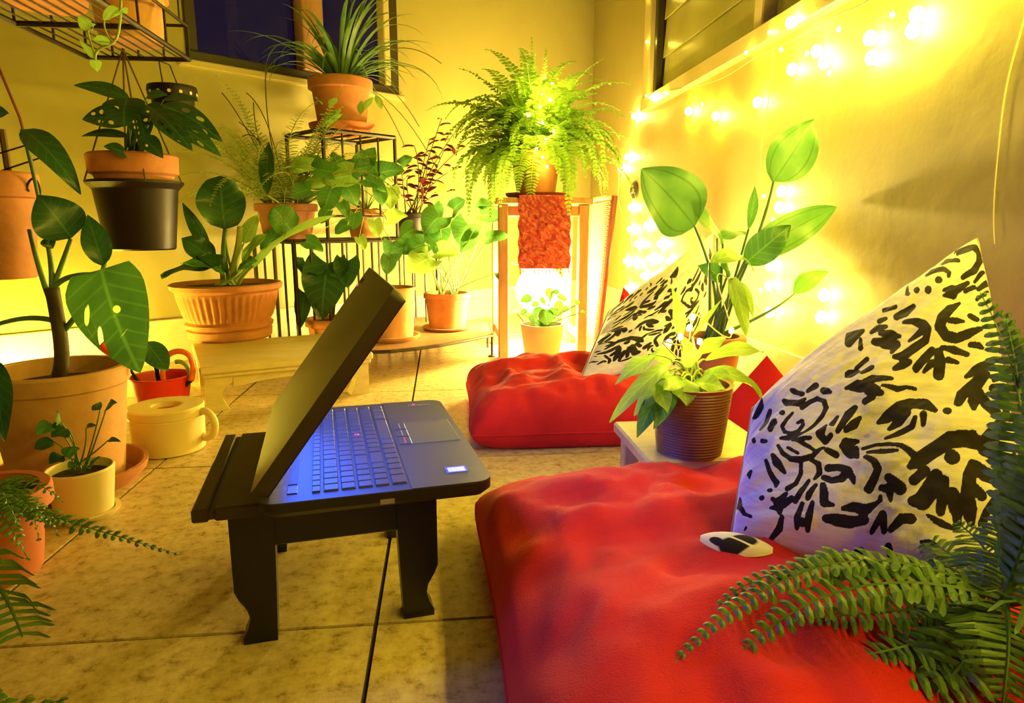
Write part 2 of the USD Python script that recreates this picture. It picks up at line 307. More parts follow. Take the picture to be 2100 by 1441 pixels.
def pot(parent, c, rb, rt, h, m, rim=0.0, rimh=0.03, soil=0.015, n=40, **k):
    part('pot', lathe(pot_prof(rb, rt, h, rim, rimh, **k), n, c), m, parent)
    r = rt - 0.0085; g = nr.random((9, 24))
    part('soil', lathe([(0.001, h - soil + 0.004)] + [(r * q, h - soil + 0.003 * math.sin(q * 9)) for q in (0.3, 0.6, 0.85, 1.0)], 24, c), 'soil', parent, True)
def saucer(name, label, c, r, h, m, group=None):
    t = thing(name, label, 'saucer', c, group); part('dish', lathe([(0.001, 0), (r * 0.84, 0), (r * 0.97, h * 0.55), (r, h), (r - 0.008, h), (r * 0.8, 0.006), (0.001, 0.006)], 40, c), m, t); return t

# ================================================================ THE ROOM
XL, YF, YC, ZC = -2.3, -2.2, 4.15, 2.7
xw = lambda x: WO[1] + WU[1] / WU[0] * x
room = Polygon([(XL, YF), (XR, YF), (XR, xw(XR)), (XL, xw(XL))])
fl = thing('floor', 'pale speckled terrazzo tile floor with dark joints', None, (0, 0, 0), kind='structure')
part('joint_bed', trimesh.creation.extrude_polygon(room, 0.05, engine='earcut').apply_translation((0, 0, -0.053)), 'joint', fl, False)
for i in range(-5, 3):
    for j in range(-5, 7):
        x0, y0 = -0.093 + 0.512 * i, 0.772 + 0.602 * j
        g = sbox(x0 + 0.0028, y0 + 0.0028, x0 + 0.512 - 0.0028, y0 + 0.602 - 0.0028).intersection(room.buffer(-0.002))
        if g.is_empty or g.area < 0.002: continue
        part('tile', trimesh.creation.extrude_polygon(g, 0.012, engine='earcut').apply_translation((0, 0, -0.012 + 0.0004 * rng.random())), 'terrazzo', fl, False)
obj('ceiling', trimesh.creation.extrude_polygon(room.buffer(0.15), 0.1, engine='earcut').apply_translation((0, 0, ZC)), 'ceiling_paint', None, False).SetCustomDataByKey('kind', 'structure')  # out of view; closes the room, dark tone holds down bounced light

def wall(name, o, a, nrm, length, holes, m='wall_paint', th=0.14):
    p = sbox(0, 0, length, ZC)
    for h in holes: p = p.difference(sbox(*h))
    me = trimesh.creation.extrude_polygon(p, th, engine='earcut')
    w = obj(name, frame3(me, o, a, (0, 0, 1), -np.asarray(nrm)), m, None, False); w.SetCustomDataByKey('kind', 'structure'); return w
RY0, RY1, RZ0, RZ1 = 0.9, 3.02, 1.0, 2.15                  # window opening in the right wall
wall('wall_right', (XR, YF, 0), np.array([0, 1.0, 0]), np.array([-1.0, 0, 0]), xw(XR) - YF, [(RY0 - YF, RZ0, RY1 - YF, RZ1)])
BL = (XL - 0.0) / WU[0]; blen = (XR - XL) / WU[0]
def bs(px, py=150): p = B(px, py, 0.0); return np.dot(p - WO, WU) - BL
BZ = 1.075; b0, b1 = bs(385), bs(815)
wall('wall_back', WO + WU * BL, WU, WN, blen, [(b0, BZ, b1, 2.2)])
wall('wall_left', (XL, YF, 0), np.array([0, 1.0, 0]), np.array([1.0, 0, 0]), xw(XL) - YF, [])  # out of view, closes the room for bounced light
def struct(name, mesh, m): p = obj(name, mesh, m, None, False); p.SetCustomDataByKey('kind', 'structure'); return p
struct('baseboard_right', bx(XR - 0.012, YF, 0, XR - 0.001, xw(XR) - 0.02, 0.163, 0.003), 'skirting')
struct('baseboard_back', frame3(bx(0, 0.001, 0, blen - 0.02, 0.012, 0.16, 0.003), WO + WU * BL, WU, WN), 'skirting')

# the window in the right wall: painted frame, mullion, louvre panes
w1 = thing('window_1', 'louvre window with cream frame and painted olive reflection above string lights', None, (XR, RY0, RZ0), kind='structure')
def fr(x0, y0, z0, x1, y1, z1, nm, m, r=0.004): return part(nm, bx(x0, y0, z0, x1, y1, z1, r), m, w1)
fr(XR - 0.03, RY0 - 0.02, RZ0 - 0.005, XR + 0.10, RY1 + 0.02, RZ0 + 0.05, 'bottom_rail', 'frame_paint')
fr(XR - 0.02, RY1 - 0.055, RZ0 + 0.05, XR + 0.10, RY1 + 0.03, RZ1, 'jamb', 'frame_paint')
fr(XR - 0.02, RY0 - 0.03, RZ0 + 0.05, XR + 0.10, RY0 + 0.055, RZ1, 'jamb', 'frame_paint')
fr(XR - 0.02, RY0, RZ1 - 0.05, XR + 0.10, RY1, RZ1 + 0.02, 'top_rail', 'frame_paint')
fr(XR - 0.012, 1.93, RZ0 + 0.05, XR + 0.05, 1.985, RZ1 - 0.05, 'mullion', 'frame_paint')
fr(XR + 0.0, RY1 - 0.10, RZ0 + 0.05, XR + 0.03, RY1 - 0.06, RZ1 - 0.05, 'sash_stile', 'dark_frame')
for (ya, yb) in ((RY0 + 0.056, 1.929), (1.986, RY1 - 0.101)):
    for k in range(7):
        z = RZ0 + 0.046 + k * 0.152
        me = bx(-0.003, ya, 0, 0.003, yb, 0.158, 0.001); v, f = va(me); a = 0.07
        v = np.c_[XR + 0.03 + v[:, 0] * math.cos(a) + v[:, 2] * math.sin(a) - 0.0, v[:, 1], z + v[:, 2] * math.cos(a) - v[:, 0] * math.sin(a)]
        part('louvre_pane', (v, f), 'pane_reflection', w1)
# the dark window in the slanting back wall
w2 = thing('window_2', 'dark night window with black frame behind the spider plant', None, WO + WU * (BL + b0) + np.array([0, 0, BZ]), kind='structure')
def wb(s0, z0, s1, z1, d0, d1, nm, m, r=0.004): return part(nm, frame3(bx(s0, d0, z0, s1, d1, z1, r), WO + WU * BL, WU, WN), m, w2)
wb(b0 - 0.03, BZ - 0.025, b1 + 0.02, BZ, -0.08, 0.03, 'window_sill', 'frame_paint')
wb(b0, BZ, b1, BZ + 0.035, -0.05, 0.012, 'bottom_rail', 'dark_frame')
wb(b0, 2.16, b1, 2.2, -0.05, 0.012, 'top_rail', 'dark_frame')
wb(b0, BZ + 0.035, b0 + 0.04, 2.16, -0.05, 0.012, 'jamb', 'dark_frame')
wb(b1 - 0.05, BZ + 0.035, b1, 2.16, -0.05, 0.012, 'jamb', 'dark_frame')
wb(bs(617), BZ + 0.035, bs(661), 2.16, -0.05, 0.03, 'mullion', 'stand_wood')
wb(bs(785), BZ + 0.035, bs(797), 2.16, -0.05, 0.02, 'sash_stile', 'frame_paint')
for (sa, sb) in ((b0 + 0.041, bs(617) - 0.001), (bs(661) + 0.001, bs(785) - 0.001)): wb(sa, BZ + 0.036, sb, 2.159, -0.035, -0.03, 'pane', 'pane_night', 0)
# a dark round switch knob on the right wall
kp = RX(1303, 390, XR - 0.002); t = thing('wall_knob', 'dark oval knob fixed to the yellow wall beside the big leaf', 'knob', kp)
def onto_wall(me): v, f = va(me); return np.c_[-v[:, 2], v[:, 0], v[:, 1]] + kp, f
part('rosette', onto_wall(lathe([(0.001, 0), (0.045, 0), (0.045, 0.006), (0.036, 0.012), (0.001, 0.012)], 28)), 'dark_frame', t)
part('button', onto_wall(lathe([(0.001, 0.0125), (0.016, 0.0125), (0.015, 0.022), (0.001, 0.024)], 20)), 'dark_frame', t)

# ================================================================ LAPTOP TABLE AND LAPTOP
ta = math.radians(10.0); A = np.array([math.cos(ta), math.sin(ta), 0]); Bd = np.array([-math.sin(ta), math.cos(ta), 0]); ZT = 0.184
tn = G(390, 1048, ZT)                                     # near left corner of the table top
tb = thing('low_table', 'small black wooden table with shaped legs carrying the open laptop', 'table', (tn[0], tn[1], 0))
TW, TD = 0.285, 0.285
def tl(me): return frame3(me, (tn[0], tn[1], 0), A, Bd)
part('tabletop', tl([bx(0, 0, ZT - 0.016, 0.018, TD, ZT, 0.002), bx(0.0182, 0.003, ZT - 0.014, 0.0235, TD - 0.003, ZT - 0.004), bx(0.024, 0, ZT - 0.016, TW - 0.002, TD, ZT, 0.002)]), 'brown_board', tb)
for (y0, y1) in ((0.016, 0.03), (TD - 0.03, TD - 0.016)): part('apron', tl(bx(0.07, y0, ZT - 0.062, TW - 0.045, y1, ZT - 0.0165, 0.002)), 'black_wood', tb)
for (x0, x1) in ((0.042, 0.055), (TW - 0.02, TW - 0.007)): part('apron', tl(bx(x0, 0.05, ZT - 0.062, x1, TD - 0.05, ZT - 0.0165, 0.002)), 'black_wood', tb)
hh = ZT - 0.0165
prof = [(0.0, hh), (0.0, hh * 0.42), (0.004, hh * 0.36), (0.013, hh * 0.27), (0.0155, hh * 0.2), (0.012, hh * 0.12), (0.006, hh * 0.05), (0.006, 0.0), (0.045, 0.0), (0.045, hh * 0.03), (0.047, hh * 0.3), (0.05, hh * 0.8), (0.05, hh)]
for (ox, mir) in ((0.036, False), (TW - 0.005, True)):
    for y0 in (0.012, TD - 0.042):
        pl = Polygon([(ox - x if mir else ox + x, z) for x, z in prof])
        me = trimesh.creation.extrude_polygon(pl, 0.03, engine='earcut'); v, f = va(me)
        part('leg', tl((np.c_[v[:, 0], y0 + v[:, 2], v[:, 1]], f[:, ::-1])), 'black_wood', tb, 30)
# laptop: local x from hinge to front edge, y across its width, z up
LW, LD, LH = 0.378, 0.262, 0.021
fr_ = G(1013, 984, ZT + LH); lo = fr_ - A * LD; lo = np.array([lo[0], lo[1], ZT + 0.0004])
lp = thing('laptop', 'black laptop with half-closed lid and blue glowing screen on low table', 'laptop', lo)
def ll(me): return frame3(me, lo, A, Bd)
bp = sbox(0, 0, LD, LW).buffer(-0.02).buffer(0.02, 6)
def slab(pl, z0, z1, ins=0.0):
    q = m3.CrossSection([np.array(shapely.geometry.polygon.orient(pl).exterior.coords)[:-1]]); h = z1 - z0
    return va(m3.Manifold.hull(m3.Manifold.extrude(q, h * 0.55).translate((0, 0, z0 + h * 0.45)) + m3.Manifold.extrude(q.offset(-ins, m3.JoinType.Round), h).translate((0, 0, z0)))) if ins else va(m3.Manifold.extrude(q, h).translate((0, 0, z0)))
part('base', ll(slab(bp, 0.0, LH - 0.0022, 0.010)), 'laptop_black', lp)
part('palm_rest', ll(slab(bp.intersection(sbox(0.166, 0, 1, 1)), LH - 0.0021, LH)), 'laptop_deck', lp)
part('keyboard_deck', ll(slab(bp.intersection(sbox(0.0, 0, 0.1658, 1)), LH - 0.0021, LH - 0.0006)), 'laptop_deck', lp)
part('speaker_grille', ll(bx(0.030, 0.05, LH - 0.0005, 0.040, 0.33, LH + 0.0002)), 'laptop_black', lp)
part('power_button', ll(bx(0.030, 0.022, LH - 0.0005, 0.041, 0.042, LH + 0.0006, 0.0003)), 'key_black', lp)
def key(x0, x1, y0, y1):
    v, f = va(trimesh.creation.box(bounds=[(x0, y0, LH - 0.0005), (x1, y1, LH + 0.0016)])); v = np.array(v)
    top = v[:, 2] > LH; c = np.array([(x0 + x1) / 2, (y0 + y1) / 2]); v[top, :2] = c + (v[top, :2] - c) * np.array([0.86, 0.9]); part('key', ll((v, f)), 'key_black', lp, False)
rows = [(0.056, 0.0665, [0.75] * 20), (0.0685, 0.0865, [1] * 13 + [1.6, 1, 1, 1, 1][:5]), (0.0880, 0.1055, [1.5] + [1] * 12 + [1.1, 1, 1, 1, 1]), (0.107, 0.1245, [1.7] + [1] * 11 + [1.9, 1, 1, 1, 1]),
        (0.126, 0.1435, [1.3] + [1] * 11 + [2.3, 1, 1, 1, 1]), (0.145, 0.1635, [1, 1, 1, 1, 5.2, 1, 1, 1, 1, 1, 1, 1, 1.4])]
for (x0, x1, ws) in rows:                                  # rows run along the width; the far end is the left hand of the user
    s = (LW - 0.036) / sum(ws); y = 0.018
    for wv in (ws[::-1]): key(x0 + 0.0007, x1 - 0.0007, y + 0.0008, y + wv * s - 0.0008); y += wv * s
part('trackpoint', ll(lathe([(0.001, LH + 0.003), (0.003, LH + 0.0027), (0.0036, LH + 0.0018), (0.003, LH - 0.0002)][::-1], 16, (0.1155, 0.212, 0))), 'red_dot', lp)
part('trackpad', ll(bx(0.188, 0.155, LH - 0.0012, LD - 0.008, 0.255, LH + 0.0003, 0.0005)), 'trackpad', lp)
for y0 in (0.156, 0.190, 0.224):
    bt = part('trackpad_button', ll(bx(0.170, y0, LH - 0.001, 0.1872, y0 + 0.031, LH + 0.0008, 0.0005)), 'laptop_deck', lp)
    part('button_stripe', ll(bx(0.178, y0 + 0.003, LH + 0.0007, 0.1795, y0 + 0.028, LH + 0.0011)), 'silver' if y0 > 0.16 else 'red_dot', bt)
st = part('sticker', ll(bx(0.213, 0.035, LH, 0.239, 0.055, LH + 0.0003)), 'sticker_blue', lp)
part('sticker_face', ll(bx(0.2155, 0.038, LH + 0.0003, 0.2365, 0.052, LH + 0.0005)), 'sticker_white', st)
tx = meshkit.text_mesh('ThinkPad', 0.006, 0.0004); v, f = va(tx); v = v * np.array([1, 1, 1])
v2 = np.c_[0.205 + v[:, 0], LW - 0.03 + v[:, 1], LH + v[:, 2]]
part('lettering', ll((v2, f)), 'silver', lp, False)
part('status_light', ll(lathe([(0.001, LH + 0.001), (0.0022, LH + 0.0006), (0.0022, LH)][::-1], 12, (0.2155, LW - 0.0215, 0))), 'red_led', lp)
for y0 in (0.0,): part('port', ll(bx(0.13, -0.0006, 0.006, 0.146, 0.0005, 0.012)), 'silver', lp)
# lid
op = math.radians(53.5); LL, LT = 0.268, 0.017
ld = A * math.cos(op) + np.array([0, 0, math.sin(op)]); lnr = -A * math.sin(op) + np.array([0, 0, math.cos(op)])   # along the lid, and out of its back
ho = lo + np.array([0, 0, LH + 0.002]) + A * 0.008
def lidm(me): return frame3(me, ho, ld, Bd, lnr)
lpoly = sbox(0, 0, LL, LW).buffer(-0.010).buffer(0.010, 5)
lid = part('lid', lidm(slab(lpoly, 0.0, LT, 0.003)), 'laptop_lid', lp)
part('bezel', lidm(bx(0.004, 0.004, -0.0014, LL - 0.004, LW - 0.004, -0.0001, 0.0005)), 'laptop_black', lid)
part('screen', lidm(bx(0.03, 0.018, -0.0022, LL - 0.02, LW - 0.018, -0.0015)), 'screen', lid)
v, f = va(meshkit.text_mesh('ThinkPad', 0.008, 0.0003)); part('lid_lettering', lidm((np.c_[LL - 0.02 - v[:, 1], LW - 0.055 + v[:, 0], LT + v[:, 2]], f)), 'laptop_black', lid, False)
part('lid_light', lidm(lathe([(0.001, LT + 0.001), (0.0025, LT + 0.0006), (0.0025, LT)][::-1], 12, (LL - 0.034, LW - 0.018, 0))), 'red_led', lid)
for y0 in (0.03, LW - 0.075): part('hinge', ll(tube([(0.006, y0, LH + 0.003), (0.006, y0 + 0.045, LH + 0.003)], 0.0055, 12)), 'laptop_black', lp)

# ================================================================ CUSHIONS AND PILLOWS
def floor_cushion(name, label, x0, y0, x1, y1, H, seed, rot=0.0, ear=0.05, group=None):
    n = 70; g = np.sign(np.linspace(-1, 1, n)) * (1 - (1 - np.abs(np.linspace(-1, 1, n))) ** 1.5)
    U, V = np.meshgrid(g, g, indexing='ij'); cx, cy, hx, hy = (x0 + x1) / 2, (y0 + y1) / 2, (x1 - x0) / 2, (y1 - y0) / 2
    bow = 1 - 0.05 * (1 - V ** 2), 1 - 0.05 * (1 - U ** 2)
    corner = np.abs(U * V) ** 6
    Xg, Yg = cx + hx * U * (bow[0] + ear * corner), cy + hy * V * (bow[1] + ear * corner)
    e = (np.clip(1 - np.abs(U) ** 4, 0, 1) * np.clip(1 - np.abs(V) ** 4, 0, 1)) ** 0.42
    P = np.stack([Xg, Yg, np.zeros_like(Xg)], -1)
    w = meshkit.fbm(P * np.array([5, 9, 1]) + seed, 4, seed) - 0.5; w2 = np.abs(meshkit.fbm(P * np.array([9, 5, 1]) + 3.1 * seed, 3, seed + 5) - 0.5)
    zs = 0.042
    P[..., 2] = zs + (H - zs) * e + e * (w * 0.075 - w2 * 0.11 + 0.020)
    Q = P.copy(); Q[..., 2] = zs * (1 - np.minimum(1, e * 1.7)) + 0.001; 
    edge = np.minimum(1, e * 3)[..., None]; Q[..., :2] = Q[..., :2] * 1.0
    c = np.array([cx, cy, 0]); R = np.array([[math.cos(rot), -math.sin(rot), 0], [math.sin(rot), math.cos(rot), 0], [0, 0, 1]])
    t = thing(name, label, 'floor cushion', (cx, cy, 0), group)
    tv, tf = sheet(P); bv, bf = sheet(Q)
    obj('top_cover', ((tv - c) @ R.T, tf[:, ::1]), 'red_fabric', t, True); obj('underside', ((bv - c) @ R.T, bf[:, ::-1]), 'red_fabric', t, True)
    rim = np.vstack([P[0, :], P[:, -1], P[::-1][0, ::-1], P[::-1, 0]])
    obj('seam', tube((rim - c) @ R.T, 0.0022, 6), 'red_fabric', t, True)
    return t
floor_cushion('floor_cushion', 'large red floor cushion in the front with a damask pillow on it', 0.035, 0.22, 0.88, 1.05, 0.138, 3, ear=-0.035)
floor_cushion('floor_cushion', 'smaller red floor cushion behind the laptop near the cane panel', 0.052, 1.375, 0.56, 1.93, 0.128, 8, rot=-0.02, ear=-0.05)

MOTIFS = [(231,651,232,658,261,672,272,664,280,646,283,629,277,622,242,627,236,635),
(165,727,166,741,174,733,223,656,228,646,230,631,225,626,217,632,172,706),
(138,711,143,707,209,619,231,612,236,605,238,596,233,586,243,588,278,581,312,538,326,489,311,455,282,425,250,403,216,399,268,379,273,372,270,363,241,371,290,321,299,327,318,329,323,322,329,320,366,298,371,293,373,286,369,278,364,276,358,277,322,301,318,306,317,314,308,310,283,287,307,274,311,268,318,232,316,225,293,205,288,206,285,212,297,237,292,259,267,283,247,280,250,235,234,193,205,171,200,170,192,174,189,180,188,186,193,193,219,207,234,242,232,282,197,295,161,342,141,402,141,410,147,411,152,404,173,353,201,320,236,305,271,306,280,312,207,382,199,387,194,399,187,400,150,435,147,447,150,451,183,436,162,462,147,511,147,520,161,549,186,567,191,564,194,557,195,549,174,523,163,500,172,473,193,450,213,445,226,464,225,473,212,476,208,483,207,492,226,494,231,491,237,481,242,449,226,422,240,422,272,442,297,472,305,501,297,528,279,554,255,557,229,543,223,548,217,556,214,567,213,576,167,619,158,635,138,694),
(9,822,41,864,40,926,61,798,61,782,43,748),
(142,624,152,609,159,589,159,573,152,572,142,585,134,607,134,623),
(58,597,71,648,83,731,88,729,96,713,100,699,102,683,96,589,72,558,64,571),
(95,546,107,601,117,595,128,575,132,559,133,547,116,509,105,517,100,528),
(284,378,283,388,287,396,319,417,323,413,325,407,317,372,322,361,333,370,338,370,345,365,348,356,345,350,327,333,321,332,316,335,289,367),
(72,501,72,513,80,510,100,483,105,466,102,458,83,475,78,483),
(39,568,48,549,54,527,54,514,48,516,39,534,33,560,32,574),
(179,365,180,372,186,371,229,327,233,318,230,314,226,315,182,359),
(136,304,123,359,125,366,131,365,137,358,161,319,189,261,190,252,186,250,180,252,143,292),
(119,273,100,345,102,351,107,351,114,341,136,276,168,225,169,217,160,192,155,193,151,197,146,221),
(50,281,35,323,47,340,53,334,59,323,60,313,54,283),
(131,201,140,198,146,188,145,178,139,174,131,177,125,186,125,197),
(226,144,242,178,268,214,272,215,277,213,279,204,262,165,239,122,235,119,230,119,225,122,221,127,197,107,190,106,187,81,194,79,197,73,193,35,154,6,140,7,141,10,168,43,181,78,174,80,166,95,140,108,138,115,140,118,154,120,152,129,141,140,140,150,148,154,161,145,191,169,195,170,201,167,204,160,198,143,213,151,219,150),
(264,138,266,158,292,193,297,195,301,193,304,190,305,185,281,133,278,130,271,129,265,133),
(104,171,112,168,118,158,118,148,112,143,103,146,97,156,97,167),
(5,167,13,241,24,212,34,151,52,109,78,84,80,74,72,71,41,94),
(233,48,229,74,248,124,251,127,257,128,264,122,253,73,259,75,269,73,268,85,283,128,288,132,294,131,298,125,295,81,288,43,283,39,274,40,271,43,270,52,261,49,252,50,249,44,243,41,236,43),
(47,23,56,46,62,38,62,32,57,25),
(500,813,502,820,508,822,538,807,545,793,541,784,513,786,503,798),
(469,771,472,781,498,792,505,789,540,759,544,746,541,740,521,744,555,720,593,677,593,670,589,666,569,673,580,664,587,652,589,639,586,629,557,608,549,610,545,619,547,638,522,655,484,695,478,702,475,712,477,724,484,727,524,704,505,726,502,736,503,748,477,755,473,760),
(371,803,377,880,448,815,452,804,452,792,431,777,437,773,442,761,446,702,441,694,433,698,425,714,429,776,399,755,392,756,384,764,376,778),
(413,629,415,635,454,655,461,654,470,643,470,630,428,613,435,602,436,594,473,601,482,596,486,589,487,582,486,576,482,573,444,568,435,575,432,587,407,578,397,580,387,589,377,611,378,631,390,636,415,621),
(379,547,423,555,439,545,477,554,552,516,557,509,556,503,551,501,489,513,486,511,506,490,510,479,519,472,522,466,521,460,518,455,513,454,493,460,489,450,455,439,450,442,445,448,442,455,442,462,447,468,463,471,454,480,449,490,437,495,402,520,396,528,382,533,377,541),
(287,595,287,607,290,614,297,614,305,608,333,562,335,552,329,549,299,571,292,582),
(352,371,384,444,414,457,422,455,427,450,430,444,429,436,412,412,368,359,359,359,355,363),
(330,402,330,412,353,442,358,442,363,438,365,430,349,389,344,388,338,390,333,395),
(380,366,381,373,405,395,436,410,444,406,446,399,429,364,392,355,385,358),
(376,334,379,340,390,343,432,331,438,328,441,322,439,316,417,312,431,308,438,299,441,260,439,256,433,255,419,262,412,260,404,264,369,312,369,320,375,328),
(460,275,461,279,465,282,511,284,567,278,571,272,566,267,511,264,465,270),
(326,235,322,242,322,250,325,256,334,259,375,253,411,235,416,230,430,200,430,180,427,177,420,179,404,203,395,190,388,186,353,184,346,186,316,206,312,214,315,222,320,224,326,223,352,211,375,214,382,222,370,227,336,230),
(450,259,452,264,462,268,495,251,499,248,514,222,514,217,502,188,487,161,479,155,471,155,460,160,457,165,457,170,472,191,487,217,478,236,452,254),
(504,167,503,174,508,179,534,181,523,192,521,197,525,205,534,208,541,207,589,183,592,180,595,172,592,163,579,155,563,156,553,163,550,138,544,134,539,136,528,159,508,164),
(314,121,310,189,314,195,323,196,328,193,331,188,342,154,344,130,365,121,367,116,363,112,326,108,319,111),
(501,137,506,153,510,155,515,155,518,151,520,137,518,134,510,130,480,103,472,98,479,86,476,78,469,74,418,63,373,64,334,69,329,72,325,76,324,81,327,86,336,90,376,95,422,92,444,94,442,100,389,103,385,107,385,112,388,115,423,129,432,129,466,125),
(480,59,481,64,509,109,516,114,526,114,531,111,533,106,536,67,535,64,529,60,519,60,517,63,513,79,493,57,484,56),
(428,17,432,21,453,29,463,30,470,26,469,20,462,16,435,13),
(785,924,789,934,822,961,830,960,870,898,873,889,870,881,863,879,823,901,790,908),
(715,917,744,928,794,896,799,890,817,852,818,843,809,822,801,821,794,831,798,847,785,868,746,888,708,890),
(758,854,770,844,775,828,771,814,760,811,748,819,742,836,746,850),
(709,832,720,823,725,807,722,795,712,791,701,800,695,815,698,829),
(663,862,673,853,678,837,675,825,666,823,657,831,652,847,655,860),
(765,781,772,787,810,787,824,780,881,787,888,784,892,778,887,770,839,748,829,746,822,734,810,730,765,750,762,756,764,761,779,763,768,773),
(639,923,635,862,639,848,637,837,630,835,622,844,618,858,628,904),
(522,866,522,863,527,864,577,836,582,830,585,821,581,811,530,832,524,840),
(564,783,567,793,573,796,643,793,651,789,657,779,655,766,620,739,579,751,568,765),
(614,636,615,645,660,668,636,693,599,716,596,727,599,733,605,733,642,717,683,693,690,685,707,646,693,603,608,567,616,566,624,560,627,550,623,543,594,534,563,536,555,539,551,547,552,555,581,569,554,589,552,599,555,605,585,603,626,618,669,629,674,637,621,629),
(624,528,625,535,629,540,661,566,693,586,700,588,708,586,717,578,725,580,733,578,734,583,739,585,791,573,841,544,845,539,841,531,830,529,779,549,743,569,749,540,755,544,765,544,799,522,802,517,799,513,794,512,756,523,751,527,741,484,734,476,724,473,713,475,704,481,701,486,699,496,704,518,670,505,664,506,661,511,662,516,689,544,700,545,708,542,709,558,645,513,638,513,631,517),
(509,496,515,499,568,480,602,477,637,464,641,458,639,455,635,454,602,464,568,459,514,486,509,490),
(494,375,496,380,519,402,565,426,613,436,662,425,673,420,681,412,705,378,704,372,695,369,654,385,621,393,612,390,614,381,612,375,582,350,540,339,533,342,531,348,555,372,539,366,501,366,496,369),
(732,384,745,381,752,373,749,363,738,357,726,359,719,368,721,378),
(641,373,647,380,658,380,666,374,668,368,661,339,657,335,650,334,644,338),
(521,320,569,338,608,349,619,368,622,371,628,371,633,367,634,361,626,338,621,332,577,319,526,311,520,314),
(444,291,445,297,448,300,491,305,538,303,579,296,606,281,627,265,668,286,729,313,792,316,803,315,816,319,827,316,831,310,844,308,908,354,978,386,981,377,919,343,871,307,903,308,911,305,911,298,907,293,899,290,885,286,910,274,910,267,902,261,891,258,838,266,831,271,829,278,788,277,743,271,730,266,742,269,749,268,760,263,764,260,767,250,763,240,752,233,739,230,732,230,721,235,717,238,714,248,715,253,718,258,728,265,692,250,655,230,661,228,667,224,669,217,667,212,676,219,686,221,701,217,707,210,707,206,720,205,726,201,728,195,726,181,736,183,746,182,754,178,760,169,771,214,794,246,802,252,807,253,825,253,859,243,892,238,947,256,958,254,958,246,947,237,897,212,885,208,834,208,823,211,818,215,813,202,843,186,847,181,846,175,841,168,827,163,818,164,806,170,813,149,804,117,793,112,785,113,766,134,764,109,752,99,747,97,712,97,681,102,653,116,654,120,660,122,722,112,740,107,734,130,728,134,720,151,713,127,707,123,700,120,689,122,685,127,686,157,662,133,649,126,634,125,604,132,598,136,595,143,598,149,604,154,623,162,664,208,625,181,612,179,604,182,599,192,602,199,635,223,604,217,596,220,593,224,593,228,609,250,592,266,570,282,538,289,494,292,453,285,448,286),
(536,70,537,74,571,111,608,117,617,116,626,109,626,103,618,94,609,91,586,90,550,65,540,65),
(633,58,634,61,637,63,665,69,688,63,691,59,687,56,682,55,661,59,638,56),
(529,36,532,42,540,46,547,45,552,43,561,27,578,20,603,21,607,20,607,18,604,16,572,10,544,18),
(862,958,872,981,879,987,916,971,964,960,973,953,991,912,986,865,928,805,863,793,855,796,851,804,856,813,907,831,943,862,956,897,946,925,910,923,871,933,874,964),
(905,779,946,814,961,820,976,820,979,812,915,771,908,772),
(918,761,919,757,978,789,988,772,974,758,928,741,918,742,914,750,864,740,857,742,854,746,854,753,858,756,902,767,912,767),
(902,716,908,722,960,742,971,745,978,742,973,733,973,739,912,707,905,709),
(855,659,856,665,861,669,867,671,875,671,905,650,906,641,899,635,890,635,860,651),
(716,650,734,687,778,714,833,718,838,714,837,708,778,663,809,657,839,646,842,643,842,638,837,635,802,635,772,645,767,651,761,641,772,622,802,611,907,617,913,615,915,610,909,603,852,583,798,578,748,595,718,639),
(840,562,842,571,849,574,889,571,897,565,906,555,905,550,901,547,895,546,846,558),
(809,469,812,474,844,496,896,513,931,520,941,519,944,513,938,505,896,484,909,478,910,474,908,465,868,432,872,430,876,422,898,403,934,386,936,378,934,374,924,364,911,358,898,356,892,357,862,383,855,395,835,370,827,368,823,369,820,372,810,397,814,405,822,411,810,407,791,387,785,383,772,382,766,386,762,391,763,398,778,429,852,469,817,462,811,464),
(911,449,910,455,917,463,925,467,935,469,963,462,916,446),
(895,426,894,432,901,440,909,443,991,447,976,388,961,380,946,377,934,404),
(928,265,927,267,930,271,963,296,977,299,982,275,980,282,954,269,932,263),
(944,219,948,224,991,254,953,216,946,216),
(914,154,921,161,969,190,985,192,992,183,985,182,924,150,916,150),
(812,122,831,150,883,198,889,200,895,199,895,196,876,170,854,146,842,125,842,107,835,101,826,99,819,101),
(848,120,849,125,871,141,880,145,889,146,899,143,923,125,923,122,918,118,911,116,877,124,855,118)]   # black leaf scrolls of the print, in thousandths of the pillow's face
